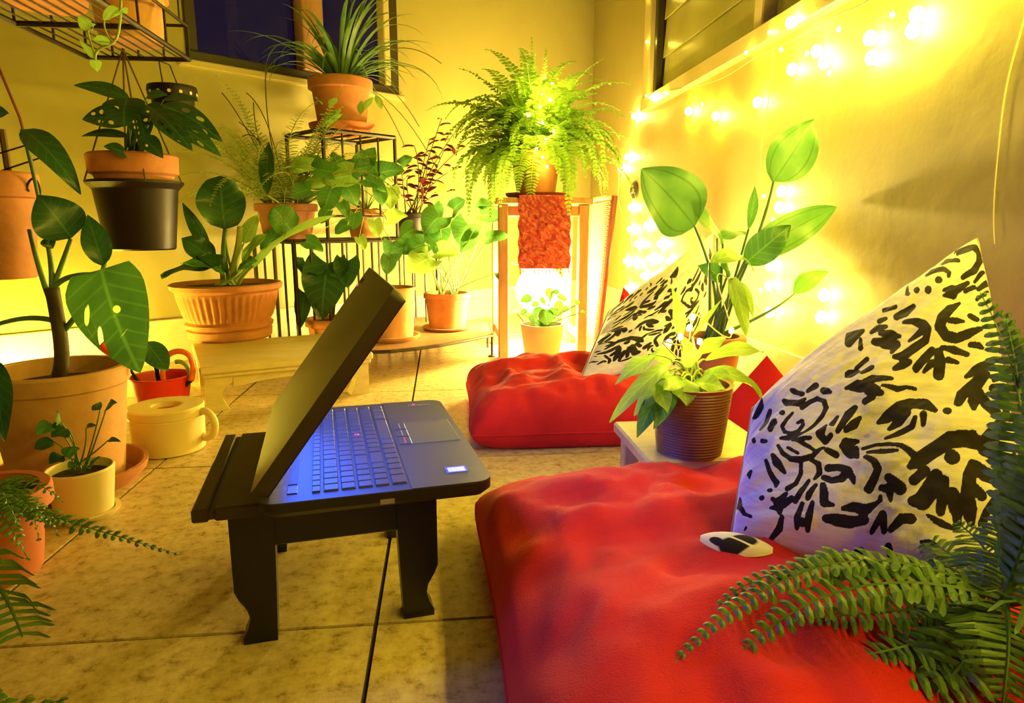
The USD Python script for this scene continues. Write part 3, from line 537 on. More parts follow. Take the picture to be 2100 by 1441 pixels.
def pillow(name, label, Bc, Cc, Ac, Ec, T, seed, flip=False, tail=True):
    n = 230; u = np.linspace(0, 1, n); U, V = np.meshgrid(u, u, indexing='ij')
    Bc, Cc, Ac, Ec = (np.asarray(p, float) for p in (Bc, Cc, Ac, Ec))
    P = (1 - U)[..., None] * (1 - V)[..., None] * Bc + U[..., None] * (1 - V)[..., None] * Cc + U[..., None] * V[..., None] * Ac + (1 - U)[..., None] * V[..., None] * Ec
    N = unit(np.cross(Cc - Bc, Ac - Bc + Ec - Cc)); N = N if N[1] < 0 else -N
    e = np.clip(16 * U * (1 - U) * V * (1 - V), 0, 1) ** 0.38
    wr = (meshkit.fbm(np.stack([U * 4, V * 9, U * 0 + seed], -1), 4, seed) - 0.5) * 0.022 * np.minimum(1, e * 3)
    Pf, Pb = P + N * (T * e + wr)[..., None], P - N * (T * 0.75 * e + 0.001)[..., None]
    mk = np.zeros((n, n)); uu, vv = ((1 - U, V) if flip else (U, V))
    if MOTIFS:
        mp = shapely.union_all([Polygon(np.array(m).reshape(-1, 2) / 1000.0).buffer(0) for m in MOTIFS])
        shapely.prepare(mp); k = 3
        for a in range(k):
            for b in range(k): mk += shapely.contains_xy(mp, uu + (a - 1) / (k * n), vv + (b - 1) / (k * n)) / (k * k)
    o = np.array([*(Bc + Cc)[:2] / 2, min(Bc[2], Cc[2])]); t = thing(name, label, 'pillow', o)
    v, f = sheet(Pf); pr = obj('front_cover', (v - o, f), 'damask', t, True)
    UsdGeom.PrimvarsAPI(pr).CreatePrimvar('mask', Sdf.ValueTypeNames.FloatArray, 'vertex').Set(Vt.FloatArray.FromNumpy(mk.ravel().astype(np.float32)))
    v, f = sheet(Pb[::4, ::4]); obj('back_cover', (v - o, f[:, ::-1]), 'khaki_cloth', t, True)
    rim = np.vstack([P[:, 0], P[-1, :], P[::-1, -1], P[0, ::-1]])[::5]
    obj('piping', tube(rim - o, 0.0028, 6), 'khaki_cloth', t, True)
    if tail:
        q0, q1 = G(1585, 1128, 0.150), G(1436, 1103, 0.152); d = unit(q1 - q0); s = unit(np.cross(d, [-.1, -.5, .85])); N = unit(np.cross(s, d)); N = N * np.sign(N[2]); tt = np.linspace(0, 1, 70)[:, None]; vv = np.linspace(-1, 1, 41)[None]
        g = q0[None, None] + d * (np.linalg.norm(q1 - q0) * tt)[..., None] + s * (0.015 * vv * np.sin(np.pi * (0.03 + 0.94 * tt)) ** .6)[..., None] + N * (0.007 * (1 - vv ** 2) * np.sin(np.pi * (0.03 + 0.94 * tt)))[..., None]
        tv, tf = sheet(g); pr = obj('corner_flap', (tv - o, tf), 'damask', t, True)
        mk2 = np.clip(2.2 - 5 * np.hypot((tt - .48) * 1.25, (vv + .05 - .5 * np.sin(tt * 7)) * .42), 0, 1); mk2 = (mk2 * np.clip(np.abs(vv - .15 - 1.6 * (tt - .5)) * 12 - .6, 0, 1) + np.clip(1.5 - 9 * np.hypot((tt - .8) * 1.5, (vv + .2) * .3), 0, 1)).clip(0, 1).astype(np.float32)
        UsdGeom.PrimvarsAPI(pr).CreatePrimvar('mask', Sdf.ValueTypeNames.FloatArray, 'vertex').Set(Vt.FloatArray.FromNumpy(mk2.ravel()))
    return t
pillow('damask_pillow', 'large white pillow with black flocked leaf scrolls on the front red cushion', G(1500, 1105, .135), G(2140, 1275, .125), W(2003, 490, .93), W(1545, 838, .80), 0.085, 5)
pillow('damask_pillow', 'yellow-lit pillow with black leaf scrolls on the rear red cushion', W(1188, 782, 1.52), W(1440, 765, 1.60), W(1462, 478, 1.90), W(1248, 640, 1.82), 0.055, 9, flip=True, tail=False)
for (lab, loc_) in (('red cushion tip poking up behind the rear leaf scroll pillow', (0.585, 2.06, 0.30)), ('red cushion corner poking out between the ribbed pot and front pillow', (0.694, 1.325, 0.222))):
  ztop = loc_[2]; loc_ = (loc_[0], loc_[1], 0); t = thing('red_cushion', lab, 'cushion', loc_)
  gx, gz = np.meshgrid(np.linspace(-1, 1, 20), np.linspace(-1, 1, 20), indexing='ij')
  e = (np.clip((1 - gx ** 2) * (1 - gz ** 2), 0, 1)) ** 0.45
  S0 = np.stack([np.where(gx + gz < 0, 0.035 if ztop > .25 else 0.105, 0.105) * (gx + gz), 0 * gx, (gz - gx) * 0.12 + ztop - 0.24], -1); S0[..., 2] = np.maximum(S0[..., 2], 0.003)
  for sg, nm in ((-1, 'front_cover'), (1, 'back_cover')):
    Q = S0 + np.stack([0 * e, sg * (0.045 if ztop > .25 else 0.026) * e + (0.1 if ztop > .25 else 0.02) * S0[..., 2], 0 * e], -1); v, f = sheet(Q); obj(nm, (v, f if sg < 0 else f[:, ::-1]), 'red_fabric', t, True)

# ================================================================ LOW STOOL, RIBBED POT, TALL PLANT AT THE RIGHT
c0 = G(1330, 946, 0.12); t = thing('low_stool', 'low cream wooden stool under the brown ribbed flower pot', 'stool', (c0[0], c0[1], 0))
def sl(me): v, f = va(me); return v + np.array([c0[0], c0[1], 0]), f
SX, SY = 0.235, 0.225
part('seat', sl(bx(0, 0, 0.098, SX, SY, 0.12, 0.004)), 'cream_wood', t)
for a in (0.012, SX - 0.042):
    for b in (0.012, SY - 0.042): part('leg', sl(bx(a, b, 0, a + 0.03, b + 0.03, 0.0975, 0.003)), 'cream_wood', t)
for b in (0.018, SY - 0.03): part('apron', sl(bx(0.0425, b, 0.065, SX - 0.0425, b + 0.012, 0.0975, 0.002)), 'cream_wood', t)

pc = G(1412, 922, 0.1205); pp = thing('potted_plant', 'glowing light green leafy plant in brown ribbed pot on low stool', 'potted plant', pc)
rb, rt, ph = 0.054, 0.066, 0.118
pr_ = [(0.001, 0), (rb, 0)] + [(rb + (rt - rb) * k / 44 + (0.0009 if k % 2 else -0.0009), 0.002 + (ph - 0.008) * k / 44) for k in range(45)] + [(rt + 0.002, ph), (rt - 0.006, ph), (rt - 0.008, ph - 0.02), (rb, 0.05), (0.001, 0.05)]
part('pot', lathe(pr_, 48, pc), 'brown_ribbed', pp); part('soil', lathe([(0.001, ph - 0.012), (0.057, ph - 0.016)], 24, pc), 'soil', pp, True)
top = pc + np.array([0, 0, ph - 0.014]); yy = pc[1]
rl = [((1378, 742), (1250, 866), 36, .2, -.08), ((1385, 762), (1300, 852), 50, .15, -.05), ((1352, 800), (1306, 897), 38, .1, -.07), ((1345, 785), (1369, 848), 38, .1, -.09), ((1398, 772), (1407, 833), 58, .1, -.07),
      ((1446, 738), (1566, 722), 42, .22, .03), ((1440, 762), (1563, 816), 42, .3, .0), ((1418, 785), (1492, 802), 46, .2, -.05), ((1345, 728), (1262, 788), 36, .15, -.02), ((1398, 702), (1378, 588), 30, .05, .0),
      ((1420, 690), (1482, 612), 12, .05, .02), ((1390, 735), (1320, 735), 40, .15, .02), ((1430, 730), (1490, 690), 34, .15, .05), ((1400, 750), (1440, 720), 40, .1, -.02), ((1372, 760), (1330, 780), 44, .12, -.05), ((1440, 775), (1500, 770), 38, .2, -.02),
      ((1400, 780), (1360, 800), 40, .1, -.08), ((1420, 740), (1400, 690), 34, .1, .05), ((1385, 800), (1340, 880), 34, .15, -.085)]
for i, (b, e_, w, ar, dy) in enumerate(rl):
    pb, pe = W(*b, yy + dy * 0.5), W(*e_, yy + dy); add_leaf(pp, pb, pe, w * yy / 1350, 'leaf_light' if i not in (2, 18) else 'leaf_mid', arch=ar * 0.6, shape='lance', wave=0.1)
    stem(pp, [top + np.array([rng.uniform(-.02, .02), rng.uniform(-.02, .02), 0]), (top + pb) / 2 + np.array([0, 0, 0.035]), pb], 0.003, 'stem_pale', 'petiole')

# a cream wooden bench leg and stool behind the ribbed pot carries the tall plant
yb = 1.62
t0 = G(1478, 800, 0.10); t = thing('wooden_stool', 'weathered wooden stool behind the ribbed pot carrying the tall plant', 'stool', (0.53, 1.365, 0))
def s2(me): v, f = va(me); return v + np.array([0.53, 1.365, 0]), f
part('seat', s2(bx(0, 0, 0.117, 0.20, 0.195, 0.135, 0.004)), 'cream_wood', t)
for a in (0.01, 0.155):
    for b in (0.01, 0.15): part('leg', s2(bx(a, b, 0, a + 0.035, b + 0.035, 0.1165, 0.003)), 'cream_wood', t)
part('apron', s2(bx(0.0455, 0.015, 0.08, 0.1545, 0.027, 0.1165, 0.002)), 'stand_wood', t)
tc = np.array([0.628, 1.462, 0.1355]); tp = thing('tall_plant', 'tall plant with large ribbed oval leaves before the string lights', 'potted plant', tc)
pot(tp, tc, 0.050, 0.066, 0.110, 'terracotta', rim=0.008, rimh=0.03)
tt = tc + np.array([0, 0, 0.1])
def TL(b, e_, w, dyb, dye, m='leaf_tall', ar=0.06, nh=(0, -0.9, 0.45), shape='ovate', r=0.0042, mid=None):
    y = tc[1]; pb, pe = W(*b, y + dyb), W(*e_, y + dye); add_leaf(tp, pb, pe, w * y / 1350, m, arch=ar, nh=nh, shape=shape, fold=0.12, nu=17, nv=11)
    root = tt + np.array([rng.uniform(-.02, .02), rng.uniform(-.02, .02), 0])
    stem(tp, [root, (mid if mid is not None else root * 0.5 + pb * 0.5 + np.array([0, 0, 0.0])), pb], r, 'stem_green', 'petiole', 12)
TL((1424, 465), (1316, 346), 135, -.06, -.08, nh=(0.1, -1, 0.15), mid=W(1488, 610, 1.44))
TL((1482, 500), (1400, 415), 62, -.03, -.05, nh=(0.5, -0.6, 0.6))
TL((1586, 373), (1669, 246), 96, -.02, -.02, ar=.05, mid=W(1560, 500, 1.44))
TL((1530, 528), (1716, 424), 74, -.02, 0.0, ar=.1)
TL((1528, 540), (1622, 462), 64, -.06, -.08, ar=.12, m='leaf_mid')
TL((1470, 490), (1530, 478), 40, .02, .02, nh=(0, -.4, .9))
TL((1455, 540), (1545, 555), 52, -.08, -.07, ar=.25, m='leaf_light', nh=(0, -.4, .9))
TL((1495, 555), (1478, 545), 40, -.03, -.05, m='leaf_mid'); TL((1478, 575), (1430, 545), 44, -.02, -.03, m='leaf_mid', ar=.2)
TL((1628, 603), (1697, 558), 44, .02, .02, ar=.2, nh=(0, -.6, .8), mid=W(1590, 640, 1.44))
TL((1500, 570), (1530, 690), 36, -.07, -.06, m='leaf_light', shape='blade'); TL((1515, 580), (1545, 650), 24, -.05, -.05, m='leaf_light', shape='blade')
TL((1535, 470), (1548, 380), 22, .03, .03, m='leaf_mid', shape='lance')

# ================================================================ FERN STAND IN THE CORNER
SX0, SY0 = 0.208, 2.44
t = thing('plant_stand', 'tall wooden plant stand with posts and rails under the big fern', 'plant stand', (0.38, 2.6, 0))
for (x, y) in ((SX0, SY0), (SX0 + 0.30, SY0), (SX0, SY0 + 0.30), (SX0 + 0.30, SY0 + 0.30)): part('post', bx(x, y, 0, x + 0.036, y + 0.036, 0.572, 0.003), 'stand_wood', t)
part('top_board', bx(SX0 - 0.012, SY0 - 0.012, 0.5725, SX0 + 0.348, SY0 + 0.348, 0.596, 0.004), 'stand_wood', t)
for y in (SY0 + 0.006, SY0 + 0.31): part('rail', bx(SX0 + 0.0365, y, 0.53, SX0 + 0.2995, y + 0.02, 0.566, 0.002), 'stand_wood', t)
for x in (SX0 + 0.006, SX0 + 0.31): part('rail', bx(x, SY0 + 0.0365, 0.06, x + 0.02, SY0 + 0.2995, 0.09, 0.002), 'stand_wood', t)
# red crinkled runner over the front of the stand
t = thing('red_runner', 'shiny crinkled red cloth runner hanging down from the plant stand', 'cloth', (0.376, SY0 - 0.02, 0.31))
U, V = np.meshgrid(np.linspace(0, 1, 40), np.linspace(0, 1, 90), indexing='ij')
xx = 0.279 + 0.192 * U + 0.006 * (U - .5) * np.sin(V * 30); hz = 0.6 + 0.004 - np.maximum(0, V - 0.12) * 0.30
yy_ = np.where(V < 0.12, SY0 + 0.02 - V / 0.12 * 0.038, SY0 - 0.018) - 0.007 * (meshkit.fbm(np.stack([U * 9 + V * 4, V * 26 - U * 6, U * 0], -1), 3, 4) - 0.5) * 2 * np.minimum(1, V * 3)
hz = np.where(V < 0.12, 0.6005 + 0.004 * np.sin(V / 0.12 * 1.57), hz)
v, f = sheet(np.stack([xx, yy_ - 0.003, hz], -1)); part('cloth', (np.vstack([v, v + [0, 0.0015, 0]]), np.vstack([f[:, ::-1], f + len(v)])), 'red_cloth', t, True)
for k in range(14):
    x = 0.285 + 0.0138 * k; part('fringe', tube([(x, SY0 - 0.021, 0.342), (x + rng.uniform(-.004, .004), SY0 - 0.022, 0.320)], 0.0016, 5), 'red_cloth', t)
# cane panel leaning at the right of the stand
t = thing('cane_panel', 'woven cane panel in a dark red frame leaning beside the plant stand', 'panel', (0.6, 2.58, 0))
n0, n1, f0, f1 = (np.array(p) for p in ((0.578, 2.42, 0.012), (0.612, 2.34, 0.6), (0.625, 2.80, 0.012), (0.632, 2.78, 0.6)))
part('frame_post', tube([n0, n1], 0.011, 8), 'stand_red_wood', t); part('frame_post', tube([f0, f1], 0.011, 8), 'stand_wood', t)
part('frame_rail', tube([n1, f1], 0.010, 8), 'cane', t); part('frame_rail', tube([n0 * 0.96 + n1 * 0.04, f0 * 0.96 + f1 * 0.04], 0.009, 8), 'stand_wood', t)
bl = lambda a, b: n0 * (1 - a) * (1 - b) + f0 * a * (1 - b) + f1 * a * b + n1 * (1 - a) * b
ms = []; nx = unit(np.cross(f0 - n0, n1 - n0))
for k in range(72):
    b = 0.05 + 0.92 * k / 71; ms.append(tube([bl(a, b) + nx * 0.0022 * (1 if (j + k) % 2 else -1) for j, a in enumerate(np.linspace(0.04, 0.96, 21))], 0.0032, 4, False))
wp_ = part('cane_weft', ms, 'cane', t); wp_.SetCustomDataByKey('kind', 'stuff')
wp_ = part('cane_warp', [tube([bl(a, 0.05), bl(a, 0.97)], 0.003, 4, False) for a in np.linspace(0.06, 0.94, 20)], 'cane', t); wp_.SetCustomDataByKey('kind', 'stuff')
part('edge_binding', tube([n0 + (n1 - n0) * q + np.array([-0.006, 0.014, 0]) + np.array([0, 0.004 * (k % 2), 0]) for k, q in enumerate(np.linspace(0.03, 0.97, 90))], 0.006, 5), 'cane', t)

# the fern on the stand
fc = np.array([0.362, 2.56, 0.5965]); saucer('saucer', 'dark red saucer under the fern pot on the plant stand', fc, 0.118, 0.02, 'stand_red_wood')
fc = fc + np.array([0, 0, 0.0072]); fp = thing('potted_fern', 'big lush fern glowing yellow-green on the wooden plant stand', 'potted fern', fc)
pot(fp, fc, 0.07, 0.095, 0.165, 'terracotta_dark', rim=0.008, rimh=0.035)
for i in range(135):
    az = rng.uniform(0, 2 * math.pi); el = rng.choice([1.4, 1.15, 0.9, 0.6, 0.3]) + rng.uniform(-.15, .15); L = rng.uniform(0.28, 0.47) * (1.0 if el > 0.7 else 0.95)
    r = 0.04 * rng.random(); b = fc + np.array([r * math.cos(az), r * math.sin(az), 0.15])
    if b[1] + L * math.sin(az) > 2.9 and rng.random() < 0.5: continue
    me = frond(b, az, el, L, rng.uniform(0.07, 0.10), droop=rng.uniform(1.6, 3.0), pw=1.0, n=28, curl=rng.uniform(-.5, .5))
    if clear(me): obj('frond', loc(fp, me), 'leaf_fern', fp, False)
for k, (tip, Lm) in enumerate((((1085, 445), 1), ((1000, 400), 1), ((1235, 400), 1), ((1262, 340), 1), ((1090, 75), 1), ((1120, 95), 1), ((905, 215), 1), ((1240, 120), 1), ((940, 140), 1))):
    e_ = W(*tip, 2.42 if k < 4 else 2.5); b = fc + np.array([0, 0, 0.16]); mid = (b + e_) / 2 + np.array([0, -0.03, 0.22 if k < 4 else (0.12 if k > 5 else 0.0)])
    obj('frond', loc(fp, frond(None, 0.5, 0, 0, 0.075, pts=bez(b, mid, e_, n=14), n=30)), 'leaf_fern', fp, False)

# small pot in front of the glowing stand
sp = np.array([0.338, 2.22, 0.0]); t = thing('potted_plant', 'small round-leaved plant in a cream pot before the glowing lights', 'potted plant', sp)
pot(t, sp, 0.05, 0.074, 0.165, 'cream_plastic', wall=0.005)
for (cx, cy, w) in ((1080, 615, 26), (1125, 603, 26), (1105, 640, 24), (1098, 625, 18), (1118, 650, 34), (1152, 612, 22), (1145, 625, 20), (1160, 635, 18), (1090, 655, 20), (1135, 640, 22), (1075, 640, 16), (1112, 618, 18), (1185, 620, 12), (1195, 640, 10), (1110, 668, 30), (1140, 600, 16)):
    p = W(cx, cy, 2.2 + rng.uniform(-.04, .04)); a = rng.uniform(0, 6.28); dv = np.array([math.cos(a), -.2, math.sin(a)]) * w * 2.2 / 2700
    add_leaf(t, p - dv, p + dv, w * 2.2 / 1350, 'leaf_mid', shape='round', nu=9, nv=5); stem(t, [sp + [0, 0, .15], (sp + [0, 0, .17] + p) / 2, p - dv], 0.0018, 'stem_green', 'petiole', 6, 5)

# ================================================================ IRON STANDS AND PLANTS ALONG THE BACK WALL
# low iron stand
zs_ = 0.098
t = thing('iron_stand', 'low black iron stand with curved front edge holding terracotta pots', 'plant stand', (-0.02, 2.45, 0))
pl = Polygon([tuple(G(x, y, zs_)[:2]) for x, y in ((742, 702), (760, 719), (800, 718), (850, 713), (900, 706), (950, 697), (1010, 685), (1003, 663), (900, 650), (800, 652), (752, 668))]).buffer(-0.01).buffer(0.01, 4)
part('top_plate', trimesh.creation.extrude_polygon(pl.buffer(-0.004), 0.004, engine='earcut').apply_translation((0, 0, zs_ - 0.002)), 'stand_wood', t, False)
rg = np.array(pl.exterior.coords); part('rim', tube(np.c_[np.vstack([rg, rg[:2]]), np.full(len(rg) + 2, zs_ - .005)], 0.0055, 8), 'iron', t)
for q in ((742, 768), (1009, 731)):
    p = G(*q); ins = np.array([0, 0.0, 0]); part('leg', tube([p, p + [0, 0, zs_]], 0.0045, 8), 'iron', t); part('foot', lathe([(0.001, 0), (0.016, 0), (0.014, 0.004), (0.005, 0.008), (0.001, 0.008)], 16, p), 'iron', t)
for q in ((1000, 664), (762, 668)):
    p = G(*q, zs_) * [1, 1, 0]; part('leg', tube([p, p + [0, 0, zs_]], 0.0045, 8), 'iron', t)

p1 = G(806, 695, 0.1); saucer('saucer', 'pale terracotta saucer under tall plain pot behind the laptop lid', p1, 0.098, 0.018, 'terracotta_pale'); p1 = p1 + [0, 0, 0.0072]
t = thing('terracotta_pot', 'plain straight terracotta pot on the low iron stand behind the laptop lid', 'flower pot', p1); pot(t, p1, 0.07, 0.083, 0.178, 'terracotta_pale', rim=0.002, rimh=0.012)
p2 = G(918, 674, 0.1); saucer('saucer', 'round saucer under the arrow-leaf plant pot', p2, 0.098, 0.012, 'terracotta_pale'); p2 = p2 + [0, 0, 0.0072]
ar = thing('potted_plant', 'arrow-leaved plant in a terracotta pot on the low iron stand', 'potted plant', p2); pot(ar, p2, 0.068, 0.086, 0.135, 'terracotta', rim=0.004, rimh=0.022)
Y2 = p2[1]
def arrow(b, e_, w, dy=0.0, m='leaf_mid', shape='heart', nh=(0, -.8, .6), ar_=.1):
    pb, pe = W(*b, Y2 + dy), W(*e_, Y2 + dy - .03); add_leaf(ar, pb, pe, w * Y2 / 1350, m, shape=shape, nh=nh, arch=ar_)
    r0 = p2 + [rng.uniform(-.04, .04), rng.uniform(-.04, .04), 0.115]; stem(ar, [r0, (r0 + pb) / 2 + [rng.uniform(-.03, .03), 0, .03], pb], 0.0026, 'stem_pale', 'petiole', 10, 5)
for a in (((880, 530), (835, 560), 62, -.1, 'leaf_light'), ((900, 515), (940, 520), 44, -.1, 'leaf_light'), ((870, 500), (830, 520), 46, -.05), ((960, 460), (940, 500), 62), ((900, 445), (870, 480), 60), ((985, 440), (1030, 452), 42, -.05), ((1005, 425), (975, 425), 40), ((930, 550), (972, 540), 34, -.08, 'leaf_light'),
          ((900, 400), (920, 385), 44, .05, 'leaf_light'), ((850, 470), (820, 490), 46), ((875, 480), (900, 505), 40), ((1000, 490), (1045, 485), 32, -.1), ((930, 430), (955, 410), 40), ((845, 505), (800, 520), 40, -.05), ((905, 470), (890, 520), 44, .03), ((975, 480), (945, 520), 36, -.02), ((890, 420), (905, 450), 30, .05), ((1025, 560), (1040, 580), 26, -.08)): arrow(*a)

# tall iron rack against the wall
def rk(px, off, z): p = B(px, 470, off); return np.array([p[0], p[1], z])
ZR = 0.44
t = thing('iron_rack', 'tall black iron bar rack holding pots against the back wall', 'rack', tuple(B(700, 470, 0.25) * [1, 1, 0]))
fl_, fr2 = rk(600, 0.42, ZR), rk(895, 0.42, ZR); bl_, br_ = fl_ - WN * 0.30, fr2 - WN * 0.30
for a, b in ((fl_, fr2), (bl_, br_), (fl_, bl_), (fr2, br_)): part('top_rim', tube([a, b], 0.008, 6), 'iron', t)
for k in range(7): part('shelf_wire', tube([fl_ + (fr2 - fl_) * (k + .5) / 7, bl_ + (br_ - bl_) * (k + .5) / 7], 0.003, 5), 'iron', t)
for a, b, n in ((fl_, fr2, 10), (bl_, br_, 8), (fl_, bl_, 4), (fr2, br_, 4)):
    for k in range(n): p = a + (b - a) * k / n; part('bar', tube([p * [1, 1, 0] + [0, 0, .001], p], 0.0045 if k else 0.008, 6), 'iron', t)
for a, b in ((fl_, fr2), (bl_, br_)): part('lower_rail', tube([a * [1, 1, 0] + [0, 0, .05], b * [1, 1, 0] + [0, 0, .05]], 0.005, 6), 'iron', t)
UW = unit(fr2 - fl_)
# square iron stand on the rack for the spider plant
ZS = ZR + 0.008; ZQ = 0.83
t = thing('iron_stand', 'square black iron stand on the rack under the spider plant', 'plant stand', tuple(rk(708, .27, ZS)))
a0 = rk(672, 0.40, 0); a1 = rk(815, 0.40, 0); a2, a3 = a1 - WN * .26, a0 - WN * .26
for p in (a0, a1, a2, a3): part('leg', tube([p + [0, 0, ZS], p + [0, 0, ZQ]], 0.007, 6), 'iron', t)
for a, b in ((a0, a1), (a1, a2), (a2, a3), (a3, a0)): part('top_rim', tube([a + [0, 0, ZQ], b + [0, 0, ZQ]], 0.008, 6), 'iron', t)
for k in (1, 2, 3):
    part('bar', tube([a0 + (a1 - a0) * k / 4 + [0, 0, ZQ - .3], a0 + (a1 - a0) * k / 4 + [0, 0, ZQ]], 0.004, 6), 'iron', t); part('top_wire', tube([a0 + (a1 - a0) * k / 4 + [0, 0, ZQ], a3 + (a2 - a3) * k / 4 + [0, 0, ZQ]], 0.004, 6), 'iron', t)
for a, b in ((a0, a1),): part('cross_rail', tube([a + [0, 0, ZQ - .3], b + [0, 0, ZQ - .3]], 0.005, 6), 'iron', t)
sc = rk(712, 0.27, ZQ + 0.009); saucer('saucer', 'orange terracotta saucer under the spider plant pot', sc, 0.125, 0.035, 'saucer_red')
sc = sc + [0, 0, .0072]; sd = thing('spider_plant', 'spider plant with long arching blades in terracotta pot before the dark window', 'potted plant', sc); pot(sd, sc, 0.085, 0.112, 0.19, 'terracotta', rim=0.008, rimh=0.04)
s0 = sc + [0, 0, 0.18]
def blade(parent, b, az, el, L, w, m, droop=1.5, name='leaf'):
    n = 12; p = np.array(b, float); e = el; P = [p]; 
    for i in range(n): p = p + L / n * np.array([math.cos(az) * math.cos(e), math.sin(az) * math.cos(e), math.sin(e)]); P.append(p); e -= droop / n * (0.4 + 1.2 * i / n)
    P = np.array(P); s = np.array([-math.sin(az), math.cos(az), 0]); t_ = np.linspace(0, 1, n + 1); wd = w / 2 * np.minimum(1, (1 - t_) * 1.8 + .03) * np.minimum(1, .5 + t_ * 3)
    up_ = np.array([0, 0, 1.0])
    if not (((P - WO) @ WN).min() > 0.015): return None
    g = np.stack([P - s * wd[:, None] + up_ * wd[:, None] * .3, P, P + s * wd[:, None] + up_ * wd[:, None] * .3], 1); return obj(name, loc(parent, sheet(g)), m, parent, True)
for i in range(70):
    az = rng.uniform(0, 6.283); el = rng.uniform(0.5, 1.45); L = rng.uniform(0.28, 0.47)
    bb = s0 + [0.03 * math.cos(az), 0.03 * math.sin(az), 0]; mx = np.dot(bb + L * 0.8 * np.array([math.cos(az), math.sin(az), 0]) * math.cos(el) - WO, WN)
    if mx < 0.03: az += math.pi
    blade(sd, bb, az, el, L, rng.uniform(0.012, 0.02), 'leaf_spider', rng.uniform(1.0, 2.6))
for (ex, ey) in ((890, 335), (830, 300), (905, 130), (860, 260)):
    e_ = B(ex, ey, 0.3); part('runner', tube(bez(s0, (s0 + e_) / 2 + [0, 0, .18], e_, n=14), 0.0017, 5), 'stem_brown', sd, True)
# variegated sprigs hanging at the spider plant's pot
for (b, e_) in (((690, 245), (655, 235)), ((700, 225), (660, 262)), ((705, 232), (668, 265)), ((740, 235), (742, 205)), ((765, 200), (745, 230)), ((770, 195), (782, 225)), ((690, 200), (676, 225)), ((660, 215), (645, 200))):
    add_leaf(sd, B(*b, .43), B(*e_, .44), 0.03, 'leaf_light', shape='lance', nu=9, nv=5)

def rackpot(px, off, r, h, m, label, rim=0.006): 
    c = rk(px, off, ZR + 0.0085); t = thing('potted_plant', label, 'potted plant', c); pot(t, c, r * 0.78, r, h, m, rim=rim, rimh=h * 0.22); return t, c + [0, 0, h * .9]
# feathery plant in a dark bowl
t, s0 = rackpot(590, 0.27, 0.105, 0.125, 'terracotta_dark', 'airy feathery plant in dark terracotta bowl at the rack left end')
for i in range(75):
    az = rng.uniform(0, 6.283); el = rng.uniform(0.5, 1.5); L = rng.uniform(0.22, 0.52); bb = s0 + [.05 * math.cos(az), .05 * math.sin(az), 0]
    if np.dot(bb + L * .7 * np.array([math.cos(az), math.sin(az), 0]) * math.cos(el) - WO, WN) < 0.03: az += math.pi
    me = frond(bb, az, el, L, rng.uniform(.06, .12), droop=rng.uniform(.3, 2.2), n=34, pw=0.3, curl=rng.uniform(-1.5, 1.5))
    if clear(me) and ((va(me)[0] - WO) @ WN).max() < 0.6: obj('frond', loc(t, me), 'leaf_feather', t, False)
for (ex, ey, mx_, my) in ((497, 280, 540, 250), (505, 190, 560, 230), (545, 145, 540, 260), (490, 250, 560, 300), (455, 190, 500, 240), (520, 210, 520, 300)):
    e_ = B(ex, ey, 0.2); part('twig', tube(bez(s0, B(mx_, my, .25), e_, n=14), 0.0018, 5), 'stem_brown', t, True)
b_ = B(548, 400, .45); add_leaf(t, b_, B(552, 290, .42), 0.05, 'leaf_dark', shape='lance'); stem(t, [s0, (s0 + b_) / 2, b_], .003, 'stem_pale')
# round-leaved vine in a terracotta pot
t, s0 = rackpot(752, 0.30, 0.078, 0.11, 'terracotta', 'trailing round-leaved vine in terracotta pot in the middle of the rack')
for k, (cx, cy, w, an, d) in enumerate(((690, 372, 62, 200, .44), (738, 352, 60, 20, .42), (715, 395, 58, 300, .45), (655, 352, 50, 170, .45), (612, 345, 44, 190, .44), (740, 330, 46, 80, .40), (690, 335, 44, 110, .4), (800, 355, 60, 10, .42), (800, 407, 42, 270, .44), (672, 412, 48, 250, .46), (705, 430, 30, 290, .46), (780, 405, 34, 280, .45), (815, 447, 44, 10, .46), (615, 398, 42, 200, .46), (640, 330, 30, 150, .4),
                                       (725, 455, 34, 260, .47), (742, 500, 26, 290, .47), (665, 445, 28, 240, .47), (700, 470, 30, 215, .47), (645, 505, 36, 330, .47), (770, 470, 34, 280, .46), (760, 320, 40, 60, .38), (835, 330, 30, 30, .4), (770, 380, 46, 330, .44), (640, 380, 36, 200, .45), (805, 520, 46, 270, .48), (795, 545, 36, 260, .48))):
    p = B(cx, cy, d); a = math.radians(an); dv = (RT * math.cos(a) + np.array([0, 0, 1]) * math.sin(a)) * w * 2.55 / 2700
    add_leaf(t, p - dv, p + dv, w * 0.9 * 2.55 / 1350, 'leaf_mid' if k % 4 else 'leaf_light', shape='heart', nh=(0.2, -.75, .6), arch=.12); stem(t, [s0, (s0 + p) / 2 + [0, 0, .05], p - dv], .0022, 'stem_pale', 'petiole', 8, 5)
